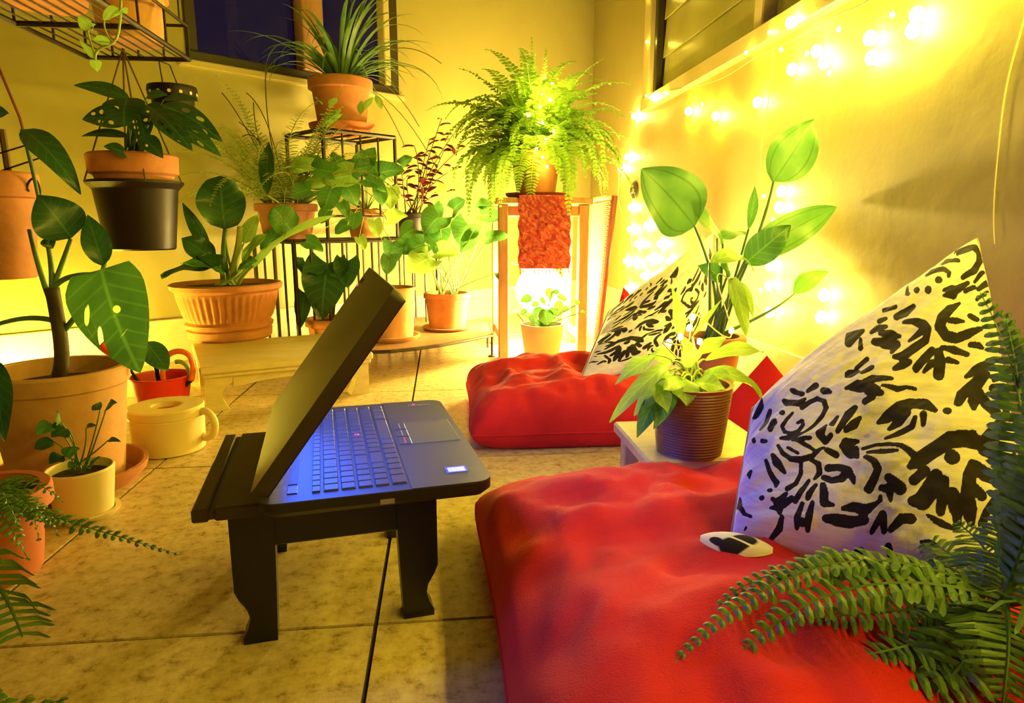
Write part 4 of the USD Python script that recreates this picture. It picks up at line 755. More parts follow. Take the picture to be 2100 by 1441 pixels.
# dark red leaved plant in a black pot
t, s0 = rackpot(846, 0.30, 0.07, 0.10, 'black_plastic', 'dark red leaved plant in a black pot at the right end of rack')
for (ex, ey) in ((905, 245), (930, 275), (880, 290), (850, 300), (820, 330), (875, 330), (910, 310), (840, 360), (795, 345), (955, 300), (925, 350), (890, 370), (865, 380), (935, 390)):
    e_ = B(ex, ey, 0.32 + rng.uniform(-.08, .1)); P = bez(s0 + [rng.uniform(-.03, .03), 0, 0], (s0 + e_) / 2 + [rng.uniform(-.05, .05), 0, .05], e_, n=12); part('stem', tube(P, np.linspace(.0026, .0014, 12), 5), 'stem_brown', t, True)
    for j in range(3, 12, 1 if ey < 300 else 2):
        a = rng.uniform(0, 6.28); dv = np.array([math.cos(a), math.sin(a) * .5, rng.uniform(-.3, .5)]); dv = unit(dv) * rng.uniform(.035, .06); add_leaf(t, P[j], P[j] + dv, .02, 'leaf_red', shape='lance', nu=7, nv=5)

# dark-leaved plant behind the laptop, in a pot on the floor
c = G(688, 738, 0); t = thing('potted_plant', 'dark heart-leaved plant in terracotta pot behind the low bench', 'potted plant', c); pot(t, c, .075, .095, .16, 'terracotta', rim=.006); s0 = c + [0, 0, .15]; y = c[1] - .05
for (b, e_, w) in (((672, 540), (660, 655), 88), ((712, 535), (712, 590), 52), ((632, 548), (618, 560), 60), ((625, 600), (618, 672), 34), ((690, 545), (700, 570), 50)):
    pb = W(*b, y); add_leaf(t, pb, W(*e_, y - .03), w * y / 1350, 'leaf_dark', shape='heart', nh=(0, -.9, .35)); stem(t, [s0, (s0 + pb) / 2 + [0, 0, .12], pb], .003, 'stem_brown', 'petiole')

# ================================================================ LOW BENCH WITH FLUTED POT
bo = G(440, 847, 0); t = thing('low_bench', 'low cream wooden bench carrying the big fluted terracotta pot', 'bench', (bo[0], bo[1], 0))
ba = math.radians(22); BA, BB = np.array([math.cos(ba), math.sin(ba), 0]), np.array([-math.sin(ba), math.cos(ba), 0]); BW, BD, BH = 0.47, 0.40, 0.128
def bm(me): return frame3(me, (bo[0] - 0.03, bo[1], 0), BA, BB)
part('seat', bm(bx(0, -0.01, BH - 0.022, BW, BD, BH, 0.004)), 'cream_wood', t); part('seat_moulding', bm(bx(0.006, -0.004, BH - 0.034, BW - 0.006, BD - 0.006, BH - 0.0225, 0.003)), 'cream_wood', t)
for (x, mir) in ((0.012, 1), (BW - 0.012, -1)):
    for y in (0.004, BD - 0.054):
        pl = Polygon([(x + mir * a, z) for a, z in ((0, 0), (0, BH - .035), (.07, BH - .035), (.068, BH - .05), (.05, BH - .062), (.04, .05), (.042, .03), (.056, 0))]); v, f = va(trimesh.creation.extrude_polygon(pl, 0.05, engine='earcut')); part('leg', bm((np.c_[v[:, 0], y + v[:, 2], v[:, 1]], f[:, ::-1])), 'cream_wood', t)
for y in (0.010, BD - 0.026):
    pl = Polygon([(.083, BH - .0345)] + [(.083 + (BW - .166) * q, BH - .066 + .014 * math.sin(q * math.pi)) for q in np.linspace(0, 1, 14)] + [(BW - .083, BH - .0345)]); v, f = va(trimesh.creation.extrude_polygon(pl, 0.016, engine='earcut')); part('apron', bm((np.c_[v[:, 0], y + v[:, 2], v[:, 1]], f[:, ::-1])), 'cream_wood', t)
fc2 = G(474, 690, BH + .0005); bp_ = thing('potted_plant', 'broad-leaved plant in a big fluted terracotta pot on the low bench', 'potted plant', fc2)
rs = 1.0; PR = [(0.001, 0), (.118, 0), (.124, .006), (.126, .03), (.120, .034), (.128, .040), (.131, .052), (.122, .060), (.130, .078), (.146, .140), (.150, .152), (.150, .158), (.163, .168), (.166, .182), (.161, .186), (.150, .186), (.146, .165), (.12, .06), (.001, .06)]
fl_a = [0] * len(PR); fl_a[8] = .0030; fl_a[9] = .0036
PR = [(a * 1.06, b * 0.98) for a, b in PR]
part('pot', lathe(PR, 176, fc2, fl_a), 'terracotta', bp_, 30); part('soil', lathe([(.001, .176), (.08, .174), (.152, .168)], 30, fc2), 'soil', bp_, True)
s0 = fc2 + [0, 0, .17]; Y3 = fc2[1]
for (b, e_, w, dy, m, sh, nh) in (((462, 470), (452, 360), 86, -.02, 'leaf_dark', 'round', (0.1, -.95, .2)), ((598, 474), (560, 425), 56, -.08, 'leaf_mid', 'round', (0, -.8, .5)), ((520, 545), (692, 440), 30, -.08, 'leaf_light', 'blade', (0, -.5, .8)), ((500, 545), (545, 480), 40, -.06, 'leaf_light', 'lance', (-.5, -.6, .5)), ((432, 520), (374, 415), 26, 0, 'leaf_dark', 'lance', (0, -.8, .5)),
                                  ((450, 545), (330, 568), 46, -.1, 'leaf_dark', 'lance', (0, -.4, .9)), ((440, 535), (372, 488), 52, -.03, 'leaf_dark', 'lance', (0, -.7, .6)), ((470, 555), (405, 525), 40, -.06, 'leaf_dark', 'lance', (0, -.6, .7)), ((490, 555), (528, 535), 40, -.1, 'leaf_mid', 'ovate', (0, -.6, .7)), ((540, 520), (578, 470), 46, .0, 'leaf_mid', 'lance', (0, -.6, .7)), ((500, 500), (530, 440), 34, .05, 'leaf_light', 'lance', (0, -.8, .4)), ((460, 560), (370, 540), 30, -.12, 'leaf_mid', 'lance', (0, -.4, .9))):
    pb, pe = W(*b, Y3 + dy * .5), W(*e_, Y3 + dy); add_leaf(bp_, pb, pe, w * Y3 / 1350, m, shape=sh, nh=nh, arch=.08, wave=.1); stem(bp_, [s0 + [rng.uniform(-.04, .04), rng.uniform(-.03, .03), 0], s0 * .45 + pb * .55, pb], .0065, 'stem_pale', 'petiole')
part('stalk', tube(bez(s0, W(492, 520, Y3 - .03), W(492, 465, Y3 - .04), n=8), np.linspace(.013, .009, 8), 8), 'stem_pale', bp_, True)
part('stalk', tube(bez(s0, W(455, 530, Y3), W(462, 470, Y3 - .01), n=8), np.linspace(.014, .007, 8), 8), 'stem_green', bp_, True)

# ================================================================ RED TUB, MUG PLANTER, BIG POT, SMALL POTS AT THE LEFT
c = G(338, 845, 0) * [1, 1, 0]; t = thing('red_tub', 'red plastic tub of garden tools behind the cream mug planter', 'tub', c)
part('tub', lathe([(.001, 0), (.055, 0), (.058, .004), (.074, .098), (.078, .1), (.078, .104), (.073, .104), (.071, .098), (.055, .012), (.001, .012)], 36, c), 'red_plastic', t)
Yt = c[1]
def tool(nm, lab, cat, ms):
    o = c + [0, 0, .02]; q = thing(nm, lab, cat, o)
    for a, me, m in ms: part(a, me, m, q, True)
hA, hB = W(206, 706, Yt - .02), W(258, 746, Yt); dn = c + [-.02, 0, .02]
tool('hand_trowel', 'garden trowel with thick red handle leaning out of the red tub', 'trowel', [('handle', tube([hA, hA * .97 + hB * .03, hB], [.010, .0135, .012], 12), 'red_plastic'), ('shaft', tube([hB, dn], .004, 8), 'iron')])
g1 = [W(x, y, Yt - .02) for x, y in ((338, 790), (334, 750), (345, 728), (365, 720), (385, 726), (395, 750), (392, 780))]
tool('garden_shears', 'garden shears with orange loop handle standing in the red tub', 'shears', [('handle', tube(spline(g1, 30), .0075, 8), 'orange_plastic'), ('grip', tube(spline([W(x, y, Yt - .01) for x, y in ((360, 742), (378, 745), (388, 765), (384, 785))], 14), .006, 8), 'green_plastic'), ('blade', tube([g1[0], c + [0, .0, .03]], .005, 6), 'iron'), ('blade', tube([g1[-1], c + [0.01, .0, .03]], .005, 6), 'iron')])
tool('hand_fork', 'dark handled garden fork standing in the red tub', 'fork', [('handle', tube([W(318, 735, Yt), W(330, 790, Yt)], .009, 8), 'black_plastic'), ('shaft', tube([W(330, 790, Yt), c + [.02, .01, .03]], .004, 6), 'iron')])
c = np.array([-0.622, 1.500, 0]); MK = np.array([.92, .92, .76]); t = thing('mug_planter', 'large cream mug-shaped planter with round handle beside the big pot', 'planter', c)
part('body', lathe([(a * .92, b * .76) for a, b in [(.001, 0), (.076, 0), (.081, .004), (.084, .104), (.082, .107), (.084, .109), (.086, .132), (.083, .136), (.04, .137), (.033, .135), (.032, .08), (.001, .08)]], 44, c), 'cream_ceramic', t)
part('soil', lathe([(.001, .092), (.0292, .0915)], 20, c), 'saucer_red', t, True)
hp = [c + np.array(q) * MK for q in np.array([[.081, -.004, .112], [.096, -.012, .116], [.112, -.018, .100], [.117, -.02, .075], [.111, -.018, .05], [.095, -.012, .036], [.080, -.004, .038]])]
part('handle', tube(spline(hp, 26), .0085, 10), 'cream_ceramic', t, True)
# big pot with the large split-leaf plant
c = np.array([-0.735, 1.31, 0]); saucer('saucer', 'wide terracotta saucer under the big stemmed plant pot', c, 0.138, 0.036, 'terracotta')
c = c + [0, 0, .0075]; t = thing('large_plant', 'large-leaved plant with thick stem in big pale terracotta pot', 'potted plant', c)
part('pot', lathe([(.001, 0), (.092, 0), (.094, .004), (.113, .18), (.115, .19), (.120, .194), (.122, .222), (.118, .226), (.108, .226), (.105, .19), (.09, .06), (.001, .06)], 56, c), 'terracotta_pale', t); part('soil', lathe([(.001, .198), (.06, .196), (.1055, .192)], 30, c), 'soil', t, True)
Y5 = 1.27; s0 = c + [-.01, 0, .19]
part('stem', tube(spline([s0, W(125, 700, Y5), W(112, 620, Y5), W(107, 590, Y5)], 20), np.linspace(.013, .012, 20), 10), 'stem_brown', t, True)
j = W(107, 595, Y5)
for P in ([j, W(108, 540, Y5), W(95, 488, Y5)], [j, W(120, 560, Y5), W(145, 490, Y5)], [j, W(128, 560, Y5), W(195, 562, Y5 - .03)], [W(118, 660, Y5), W(60, 640, Y5), W(-20, 670, Y5)], [W(112, 640, Y5), W(80, 560, Y5), W(60, 470, Y5)], [W(120, 690, Y5), W(240, 560, Y5), W(215, 480, Y5 + .02)]):
    part('petiole', tube(bez(*P, n=12), np.linspace(.0055, .0035, 12), 8), 'stem_green', t, True)
me = holed_leaf(W(208, 552, Y5 - .03), W(288, 765, Y5 - .06), 138 * Y5 / 1350, ((.38, .62, .1, .03, 18), (.40, -.1, .035, .05, 0), (.6, .5, .1, .03, 14), (.74, .55, .12, .035, 6)), nh=(.1, -.95, .2)); part('leaf', me[0], 'leaf_mid', t, True, me[1])
add_leaf(t, W(146, 488, Y5), W(78, 400, Y5 - .02), 92 * Y5 / 1350, 'leaf_dark', nh=(.5, -.8, .2), shape='ovate')
add_leaf(t, W(212, 545, Y5), W(180, 440, Y5 + .02), 50 * Y5 / 1350, 'leaf_dark', nh=(.4, -.9, .1)); add_leaf(t, W(222, 560, Y5 + .02), W(205, 600, Y5), 40 * Y5 / 1350, 'leaf_dark')
add_leaf(t, W(45, 265, Y5), W(166, 398, Y5 - .02), 52 * Y5 / 1350, 'leaf_dark', nh=(.3, -.7, .6), arch=.16); part('petiole', tube(bez(W(95, 488, Y5), W(70, 350, Y5), W(45, 265, Y5), n=12), .003, 6), 'stem_green', t, True)
add_leaf(t, W(92, 488, Y5), W(108, 510, Y5), 26 * Y5 / 1350, 'leaf_dark'); add_leaf(t, W(-40, 250, Y5), W(18, 232, Y5), 60 * Y5 / 1350, 'leaf_dark'); add_leaf(t, W(-12, 735, Y5 - .1), W(10, 905, Y5 - .14), 46 * Y5 / 1350, 'leaf_dark', nh=(.4, -.9, .1))
add_leaf(t, W(300, 700, Y5 + .1), W(345, 760, Y5 + .12), 50 * Y5 / 1350, 'leaf_dark', nh=(0, -.8, .6)); part('petiole', tube(bez(W(290, 690, Y5), W(296, 690, Y5 + .05), W(300, 700, Y5 + .1), n=8), .003, 6), 'stem_green', t, True)
# small white pot
c = G(176, 1056, 0) * [1, 1, 0]; saucer('saucer', 'small cream saucer under the little white pot', c, 0.055, 0.012, 'cream_plastic'); c = c + [0, 0, .0073]
t = thing('potted_plant', 'little weedy plant in a small cream pot before the big pot', 'potted plant', c); pot(t, c, .042, .053, .082, 'cream_plastic', wall=.004); s0 = c + [0, 0, .075]; y = c[1]
for (b, e_, w, m) in (((218, 838), (240, 826), 26, 'leaf_dark'), ((205, 840), (195, 828), 22, 'leaf_dark'), ((176, 878), (198, 872), 14, 'leaf_dark'), ((222, 902), (248, 905), 12, 'leaf_dark'), ((110, 870), (75, 890), 40, 'leaf_mid'), ((140, 880), (105, 895), 46, 'leaf_dark'), ((150, 915), (140, 940), 34, 'leaf_mid'), ((110, 905), (70, 920), 34, 'leaf_dark'), ((130, 935), (100, 950), 34, 'leaf_dark'), ((160, 950), (140, 960), 24, 'leaf_mid'), ((185, 965), (205, 935), 14, 'leaf_dark'), ((125, 865), (120, 845), 30, 'leaf_mid')):
    pb = W(*b, y); add_leaf(t, pb, W(*e_, y - .02), w * y / 1350, m, nu=9, nv=5, nh=(0, -.7, .7)); stem(t, [s0 + [rng.uniform(-.02, .02), 0, 0], (s0 + pb) / 2 + [0.01, 0, .01], pb], .0016, 'stem_green', 'stem', 8, 5)
# terracotta pot with a fern at the left edge
c = np.array([-0.66, 0.955, 0]); t = thing('potted_fern', 'fern trailing from a terracotta pot at the left edge', 'potted fern', c); pot(t, c, .06, .078, .128, 'saucer_red', rim=.008, rimh=.03); s0 = c + [0, 0, .12]
for (mx_, my, ex, ey, w, dy) in ((60, 960, 80, 1110, .05, -.1), (90, 1010, 120, 1100, .05, -.1), (110, 1060, 368, 1137, .045, -.06), (20, 1000, 40, 1090, .06, -.15), (40, 940, 130, 1030, .05, -.12), (-20, 1000, 60, 1150, .06, -.16), (70, 1050, 170, 1075, .05, -.12), (0, 960, 20, 1050, .06, -.14), (30, 980, 95, 1075, .05, -.15)):
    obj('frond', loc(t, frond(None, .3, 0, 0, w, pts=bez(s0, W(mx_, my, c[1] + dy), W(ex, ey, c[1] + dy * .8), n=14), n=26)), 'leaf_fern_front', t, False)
c = np.array([-0.62, 0.60, 0]); t = thing('potted_fern', 'dark fern leaf drooping at the lower left edge of the floor', 'potted fern', c); pot(t, c, .06, .08, .12, 'terracotta_dark', rim=.006); s0 = c + [0, 0, .115]
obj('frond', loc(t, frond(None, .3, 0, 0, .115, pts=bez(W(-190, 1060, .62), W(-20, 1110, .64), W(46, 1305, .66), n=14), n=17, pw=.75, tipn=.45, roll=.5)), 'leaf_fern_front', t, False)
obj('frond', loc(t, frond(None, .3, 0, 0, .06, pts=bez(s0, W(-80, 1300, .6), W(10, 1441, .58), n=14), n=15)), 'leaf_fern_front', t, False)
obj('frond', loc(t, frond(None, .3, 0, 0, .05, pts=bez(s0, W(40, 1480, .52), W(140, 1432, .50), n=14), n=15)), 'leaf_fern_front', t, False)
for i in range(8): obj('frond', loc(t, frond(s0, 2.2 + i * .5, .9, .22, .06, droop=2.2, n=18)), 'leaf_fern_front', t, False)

# ================================================================ HANGING POTS AND WIRE TRAY AT THE UPPER LEFT
zc = W(292, 512, 1.95); c = np.array([zc[0], zc[1], zc[2]]); hk = np.array([c[0] - .03, c[1], ZC])
t = thing('hanging_planter', 'perforated-leaf plant in terracotta over black pot hanging on cords', 'hanging plant', c); hb = 0.185
part('outer_pot', lathe([(.001, 0), (.082, 0), (.086, .004), (.104, .160), (.108, .165), (.120, .178), (.120, .184), (.108, .186), (.104, .18), (.082, .01), (.001, .01)], 44, c), 'black_plastic', t)
c2 = c + [0, 0, .1]; part('inner_pot', lathe([(.001, 0), (.09, 0), (.092, .08), (.098, .098), (.110, .104), (.112, .150), (.106, .155), (.098, .155), (.09, .11), (.001, .11)], 44, c2), 'terracotta', t); part('soil', lathe([(.001, .14), (.098, .138)], 24, c2), 'soil', t, True)
hub = W(252, 100, 1.95); 
for k in range(4): a = .6 + k * math.pi / 2; part('cord', tube([c + [.119 * math.cos(a), .119 * math.sin(a), .181], hub * .5 + c * .5 + [.06 * math.cos(a), .06 * math.sin(a), .09], hub], .0022, 6), 'cord', t)
part('cord', tube([hub, [hub[0], hub[1], ZC]], .0045, 8), 'cord', t)
s0 = c2 + [0, 0, .14]; Y6 = 1.95
for (b, e_, w, hs, dy) in (((268, 205), (150, 175), 34, 0, -.05), ((262, 200), (255, 262), 70, 1, -.12), ((262, 250), (168, 245), 60, 2, -.08), ((265, 280), (166, 280), 22, 0, -.05), ((262, 320), (212, 300), 34, 0, -.1), ((300, 200), (345, 195), 26, 0, 0), ((335, 205), (408, 208), 22, 0, -.06), ((310, 230), (455, 322), 46, 2, -.06), ((330, 215), (458, 292), 48, 2, -.02), ((315, 225), (395, 310), 44, 2, -.1), ((290, 280), (335, 325), 34, 1, -.1), ((285, 230), (300, 290), 44, 2, -.06), ((320, 240), (372, 290), 34, 1, -.08), ((300, 215), (330, 245), 40, 1, -.05), ((280, 310), (268, 262), 30, 1, 0)):
    pb, pe = W(*b, Y6 + dy), W(*e_, Y6 + dy * 1.4); k = Y6 / 1350
    hol = {0: (), 1: ((.45, .4, .07, .08, 0),), 2: ((.35, .42, .06, .1, 8), (.55, .42, .06, .09, 8), (.35, -.42, .06, .1, -8), (.58, -.4, .06, .08, -8), (.74, .3, .05, .06, 5))}[hs]
    me = holed_leaf(pb, pe, w * k, hol, nh=(0, -.75, .65), shape='ovate'); part('leaf', me[0], 'leaf_dark', t, True, me[1]); stem(t, [s0 + [rng.uniform(-.03, .03), rng.uniform(-.03, .03), 0], s0 * .5 + pb * .5, pb], .003, 'stem_green', 'petiole', 8)
# left terracotta hanging pot
z0 = W(8, 570, 1.42); c = np.array(z0); t = thing('hanging_planter', 'plain terracotta pot hanging from a hooked wire at the left edge', 'hanging plant', c)
part('pot', lathe(pot_prof(.055, .074, .205, .0065, .05), 44, c), 'terracotta', t); part('soil', lathe([(.001, .195), (.0655, .19)], 24, c), 'soil', t, True)
hub = W(-60, 0, 1.42); part('cord', tube([W(66, 380, 1.42), W(62, 372, 1.42), W(70, 350, 1.42), W(40, 240, 1.42), hub], .0024, 6), 'stand_red_wood', t); part('cord', tube([c + [-.07, 0, .2], hub], .0024, 6), 'stand_red_wood', t); part('cord', tube([hub, hub * [1, 1, 0] + [0, 0, ZC]], .0028, 6), 'stand_red_wood', t)
part('hook', tube(spline([W(60, 392, 1.40), W(60, 372, 1.40), W(69, 366, 1.40), W(78, 376, 1.40), W(80, 400, 1.40)], 18), .002, 6), 'iron', t, True)
part('support_stick', tube([W(22, 385, 1.44), W(4, 265, 1.44)], .006, 6), 'cord', t)
for y_ in (312, 350): part('tie_wire', tube([W(-40, y_ + 14, 1.43), W(100, y_ - 28 if y_ < 330 else y_ - 32, 1.43)], .0016, 6), 'iron', t)
# wire tray
ZTR = 0.935; tx0, tx1, ty0, ty1 = -0.925, -0.665, 0.75, 1.97
t = thing('wire_tray', 'long black wire hanging tray of pots under the ceiling at upper left', 'hanging shelf', ((tx0 + tx1) / 2, ty0, ZTR))
for z, r in ((ZTR, .006), (ZTR + .085, .004)):
    for a, b in (((tx0, ty0), (tx0, ty1)), ((tx1, ty0), (tx1, ty1)), ((tx0, ty0), (tx1, ty0)), ((tx0, ty1), (tx1, ty1))): part('rim', tube([(*a, z), (*b, z)], r, 6), 'iron', t)
for y_ in (1.05, 1.36, 1.67): part('cross_bar', tube([(tx0, y_, ZTR), (tx1, y_, ZTR)], .0065, 6), 'iron', t)
for k in range(1, 9): x = tx0 + (tx1 - tx0) * k / 9; part('floor_wire', tube([(x, ty0, ZTR + .004), (x, ty1, ZTR + .004)], .002, 5), 'iron', t)
for k in range(9):
    y_ = ty0 + (ty1 - ty0) * k / 8
    for x in (tx0, tx1): part('upright', tube([(x, y_, ZTR), (x, y_, ZTR + .085)], .003, 5), 'iron', t)
for k in range(1, 4): x = tx0 + (tx1 - tx0) * k / 4; part('upright', tube([(x, ty1, ZTR), (x, ty1, ZTR + .085)], .003, 5), 'iron', t)
for (x, y_) in ((tx0, ty0 + .1), (tx1, ty0 + .1), (tx0, ty1 - .05), (tx1, ty1 - .05)): part('hanger', tube([(x, y_, ZTR + .085), (x, y_, ZC)], .0022, 6), 'iron', t)
for k, (y_, x, r, h, m, lb) in enumerate(((1.84, -.755, .085, .13, 'terracotta_pale', 'tan terracotta pot at the far end of the hanging wire tray'), (1.55, -.80, .095, .15, 'terracotta', 'orange terracotta pot in the middle of the hanging wire tray'), (1.24, -.80, .095, .15, 'saucer_red', 'red terracotta pot nearer the viewer in the hanging wire tray'), (0.93, -.80, .09, .14, 'terracotta', 'terracotta pot at the near end of the hanging wire tray'))):
    q = np.array([x, y_, ZTR + .0065]); pt = thing('terracotta_pot', lb, 'flower pot', q); pot(pt, q, r * .8, r, h, m, rim=.006, rimh=.03)
# black net pot hung below the tray end
q = np.array([(tx1 - .085), 2.06, 0.77]); t = thing('net_pot', 'small black pot with holes in its rim hanging below the wire tray', 'flower pot', q)
part('pot', lathe([(.001, 0), (.048, 0), (.052, .006), (.056, .08), (.063, .083), (.066, .1), (.064, .112), (.057, .112), (.050, .08), (.046, .01), (.001, .01)], 32, q), 'black_plastic', t)
for k in range(14): a = k * 2 * math.pi / 14; part('rim_hole', tube([q + [.0645 * math.cos(a), .0645 * math.sin(a), .091], q + [.0662 * math.cos(a), .0662 * math.sin(a), .091]], .0048, 10), 'cream_plastic', t)
part('hanger', tube([q + [0, -.064, .11], q + [0, -.075, .165], [q[0], ty1, ZTR - .002]], .002, 6), 'iron', t); part('hanger', tube([q + [0, .06, .11], q + [0, 0, .17], [q[0], ty1, ZTR - .002]], .002, 6), 'iron', t)
# pale vine trailing below the tray
t0_ = W(252, 5, 1.3); t = thing('trailing_vine', 'pale yellow-green vine trailing down in front of the wire tray', 'vine', t0_)
vn = [W(x, y, 1.3) for x, y in ((256, -60), (248, 5), (244, 60), (233, 86), (205, 100), (196, 125))]
part('stem', tube(spline(vn, 40), .0022, 6), 'stem_pale', t, True); part('petiole', tube(bez(W(232, 87, 1.3), W(213, 70, 1.3), W(213, 42, 1.3), n=10), .0016, 5), 'stem_pale', t, True); part('petiole', tube(bez(W(197, 118, 1.3), W(182, 80, 1.3), W(180, 62, 1.3), n=10), .0016, 5), 'stem_pale', t, True)
for (b, e_, w) in (((182, 62), (161, 32), 24), ((246, 18), (212, 42), 26), ((248, 20), (262, 28), 18), ((228, 88), (188, 82), 22), ((192, 120), (163, 82), 12), ((196, 122), (200, 148), 20), ((190, 62), (196, 50), 16)): add_leaf(t, W(*b, 1.3), W(*e_, 1.29), w * 1.3 / 1350, 'leaf_light', nu=9, nv=5, nh=(.2, -.8, .5))

# ================================================================ THE FERN IN THE RIGHT FOREGROUND
c = np.array([0.66, 0.40, 0.147]); t = thing('potted_fern', 'large dark fern spreading over the front red cushion at lower right', 'potted fern', c)
pot(t, c, .05, .065, .09, 'terracotta_dark', rim=.005); s0 = W(2060, 1230, .46)
for (mx_, my, ex, ey, w, dm, de, n, ro) in ((1700, 1030, 1376, 1362, .046, .55, .485, 32, .15), (1720, 1120, 1500, 1358, .062, .50, .475, 24, .2), (1640, 1090, 1470, 1240, .05, .55, .53, 26, .2), (1900, 1180, 1690, 1110, .045, .62, .66, 26, .4), (1850, 1080, 1560, 1130, .045, .66, .68, 26, .5), (1900, 1330, 1750, 1345, .075, .46, .46, 18, .1), (2000, 1350, 1840, 1500, .08, .42, .42, 16, .2), (1960, 1250, 1800, 1200, .06, .52, .54, 20, .3), (2080, 1300, 2050, 1480, .08, .4, .4, 18, .1), (2100, 1200, 2230, 1400, .08, .42, .42, 18, .1), (1950, 1120, 1840, 1080, .06, .56, .6, 20, .4), (2050, 1130, 1960, 1070, .07, .5, .54, 20, .4), (2080, 1090, 2060, 1010, .07, .5, .52, 20, .3), (2150, 1100, 2120, 980, .07, .46, .48, 20, .2), (1900, 1250, 1620, 1270, .06, .5, .5, 22, .2), (1960, 1380, 1700, 1420, .07, .44, .44, 18, .2), (2150, 1000, 2060, 640, .07, .48, .58, 26, .6), (2180, 900, 2010, 600, .07, .48, .62, 28, .7), (2200, 950, 2110, 760, .08, .46, .52, 22, .5), (2190, 880, 2075, 850, .07, .46, .55, 20, .5)):
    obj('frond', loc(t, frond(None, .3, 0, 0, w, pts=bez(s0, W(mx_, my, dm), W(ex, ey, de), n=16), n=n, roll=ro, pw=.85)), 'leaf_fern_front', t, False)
part('stem_base', tube([c + [0, 0, .07], (c + [0, 0, .1] + s0) / 2, s0], [.012, .01, .006], 8), 'stem_brown', t, True)

# ================================================================ STRING LIGHTS
ico, ico2 = trimesh.creation.icosphere(0, 1.0), trimesh.creation.icosphere(1, 1.0)   # a tiny bulb, and one enlarged to the size of its glare
def string(name, label, pts, bulbs, m, r=.0056, wire='wire_pale', ns=160, hot=(), near=(), hr=.0135):
    t = thing(name, label, 'string lights', tuple(pts[0])); part('wire', tube(spline(pts, ns), .0013, 5), wire, t, True)
    for b, mm in [(b, m) for b in bulbs] + [(b, 'bulb_hot') for b in hot] + [(b, 'bulb_unseen') for b in near]:
        b = np.asarray(b); q = hr if mm == 'bulb_hot' else r; ic = ico if q < .01 else ico2; part('bulb', (np.array(ic.vertices) * [q, q, q * 1.2] + b, np.array(ic.faces)), mm, t, True)
    return t
w_ = lambda x, y, d=.02: RX(x, y, XR - d)
wb_ = [(1362, 190, .036), (1440, 214, .02), (1530, 108, .045), (1578, 66, .04), (1602, 102, .04), (1655, 110, .03), (1700, 150, .03), (1800, 130, .03), (1868, 70, .03), (1720, 60, .04), (1830, 30, .04)]
hot_ = [(1340, 199, .04), (1412, 228, .021), (1468, 238, .021), (1553, 210, .021), (1624, 142, .021), (1622, 46, .045), (1675, 105, .021), (1690, 128, .023), (1784, 78, .021), (1788, 118, .021), (1880, 30, .021), (1872, 62, .023)]
pts = [w_(1340, 199, .04), w_(1362, 190, .036)] + [w_(1500, 150, .036), w_(1560, 112, .045), w_(1640, 75, .05), w_(1720, 30, .05), w_(1800, -10, .05)] + [np.array([XR - .045, y, RZ0 - .01]) for y in (1.2, .9, .5, .1, -.3, -.8)]
string('string_lights', 'yellow fairy lights along the right window sill continuing unseen toward the viewer', pts, [w_(*q) for q in wb_], 'bulb', hot=[w_(*q) for q in hot_], near=[np.array([XR - rng.uniform(.011, .016), y, RZ0 - rng.uniform(.02, .06)]) for y in np.arange(1.2, -1.3, -.17)])  # near bulbs are out of view, placed to light floor and cushions
pts = [w_(1326, -40, .03), w_(1326, 40, .03), w_(1326, 85, .03), w_(1325, 150, .03), w_(1330, 198, .035)]
string('string_lights', 'fairy lights running up the far jamb of the right window', pts, [w_(1326, 86, .03), w_(1325, 196, .03), w_(1333, 200, .04), w_(1326, -10, .03)], 'bulb', ns=60)
pts = [w_(1585, 105, .02), w_(1577, 200, .014), w_(1563, 290, .014), w_(1560, 370, .016), w_(1565, 440, .018), w_(1575, 530, .02), w_(1590, 600, .03), w_(1640, 620, .02), w_(1690, 650, .015)]
string('string_lights', 'fairy lights dropping down the right wall behind the tall plant', pts, [w_(1567, 402, .018), w_(1585, 450, .02), w_(1560, 595, .03), w_(1605, 640, .02)], 'bulb', ns=90, hot=[w_(1602, 392, .021), w_(1598, 425, .021), w_(1580, 545, .021), w_(1578, 585, .021), w_(1690, 605, .021), w_(1684, 650, .021), w_(1578, 640, .025)])
Yg = pc[1]; pts = [W(1560, 640, 1.5), W(1500, 680, Yg + .1), W(1460, 670, Yg), W(1418, 650, Yg - .03), W(1412, 700, Yg - .04), W(1370, 702, Yg - .06), W(1390, 735, Yg - .03)]
string('string_lights', 'fairy lights tangled in the light green plant on the stool', pts, [W(1420, 650, Yg - .03), W(1414, 672, Yg - .04), W(1372, 702, Yg - .05), W(1500, 678, Yg + .05), W(1395, 690, Yg - .02), W(1435, 700, Yg)], 'bulb', ns=60)
Lc = np.array([0.385, 2.60, 0.0]); pts = [Lc + [.115 * math.cos(k * 1.1), -.02 + .105 * math.sin(k * 1.1), .02 + .40 * k / 24] for k in range(25)]
string('string_lights', 'bright bundle of fairy lights heaped inside the wooden plant stand', pts, pts[1::3], 'bulb_warm', r=.018)  # bulbs enlarged to fill the white glare inside the stand
t = thing('added_globe_lamp', 'added bright globe lamp inside the plant stand giving its white glare', 'lamp', Lc + [0, -.02, .0])  # added globe, spreads the white glare of the fairy lights
part('base', lathe([(.001, .0005), (.05, .0005), (.05, .012), (.016, .02), (.014, .15), (.03, .163), (.001, .163)], 24, Lc + [0, -.02, 0]), 'stand_wood', t)
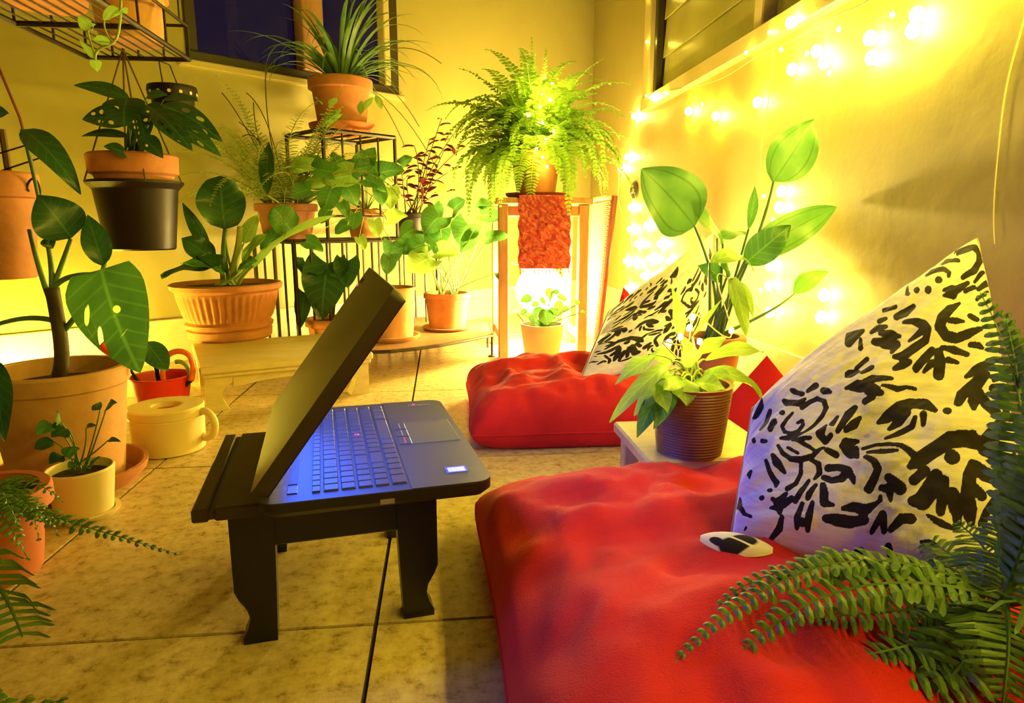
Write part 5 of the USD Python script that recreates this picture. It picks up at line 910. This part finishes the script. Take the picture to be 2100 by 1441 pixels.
sg_ = trimesh.creation.icosphere(2, .098); part('globe', (np.array(sg_.vertices) + Lc + [0, -.02, .245], np.array(sg_.faces)), 'added_lamp_globe', t, True)
Ll = np.array([-1.21, 2.08, 0]); pts = [Ll + [.07 * math.cos(k * 1.3), .06 * math.sin(k * 1.3), .022 + .006 * k] for k in range(10)]  # out of view behind the pot, lights the left wall from below
string('string_lights', 'unseen fairy lights behind the big pot placed to light the left wall', pts, [], 'bulb_warm', ns=60, hot=pts, hr=.019)
pts = [w_(1290, 230, .02), w_(1300, 240, .02), w_(1285, 320, .02), w_(1272, 345, .02), w_(1268, 400, .02), w_(1290, 470, .03), w_(1300, 520, .03), w_(1330, 560, .02), w_(1388, 552, .016)]
string('string_lights', 'fairy lights behind the cane panel with unseen lower bulbs whitening the corner', pts, [w_(1300, 238, .018), w_(1285, 322, .018), w_(1272, 346, .018), w_(1290, 470, .018), w_(1305, 500, .018), w_(1330, 530, .018), w_(1298, 540, .018), w_(1350, 560, .018), w_(1285, 590, .018)] + [w_(x, y, .015) for x, y in ((1292, 425), (1325, 462), (1352, 500), (1318, 565), (1372, 535), (1282, 535), (1388, 550), (1340, 590))], 'bulb_warm', r=.012, ns=60)  # lower bulbs, unseen themselves, placed to whiten the corner wall
pts = [fc + np.array(q) for q in ([.0, -.03, .42], [.05, -.06, .40], [-.03, -.09, .37], [.03, -.13, .33], [-.05, -.15, .27], [.04, -.16, .22], [-.02, -.15, .16], [.02, -.14, .1])]
string('string_lights', 'unseen fairy lights among the fronds brightening the big fern', pts, pts + [(a + b) / 2 + [0, -.02, 0] for a, b in zip(pts[:-1], pts[1:])], 'bulb_fern', r=.005, ns=40)  # unseen bulbs, placed inside the fronds to brighten the fern
t = thing('cable', 'pale cable hanging down the right wall above the front pillow', 'cable', tuple(w_(2100, 40, .01))); part('wire', tube(spline([w_(2115, -30, .006), w_(2095, 60, .006), w_(2070, 150, .005), w_(2048, 300, .005), w_(2038, 430, .005), w_(2040, 500, .006)], 40), np.linspace(.0017, .0008, 40), 6), 'wire_pale', t, True)
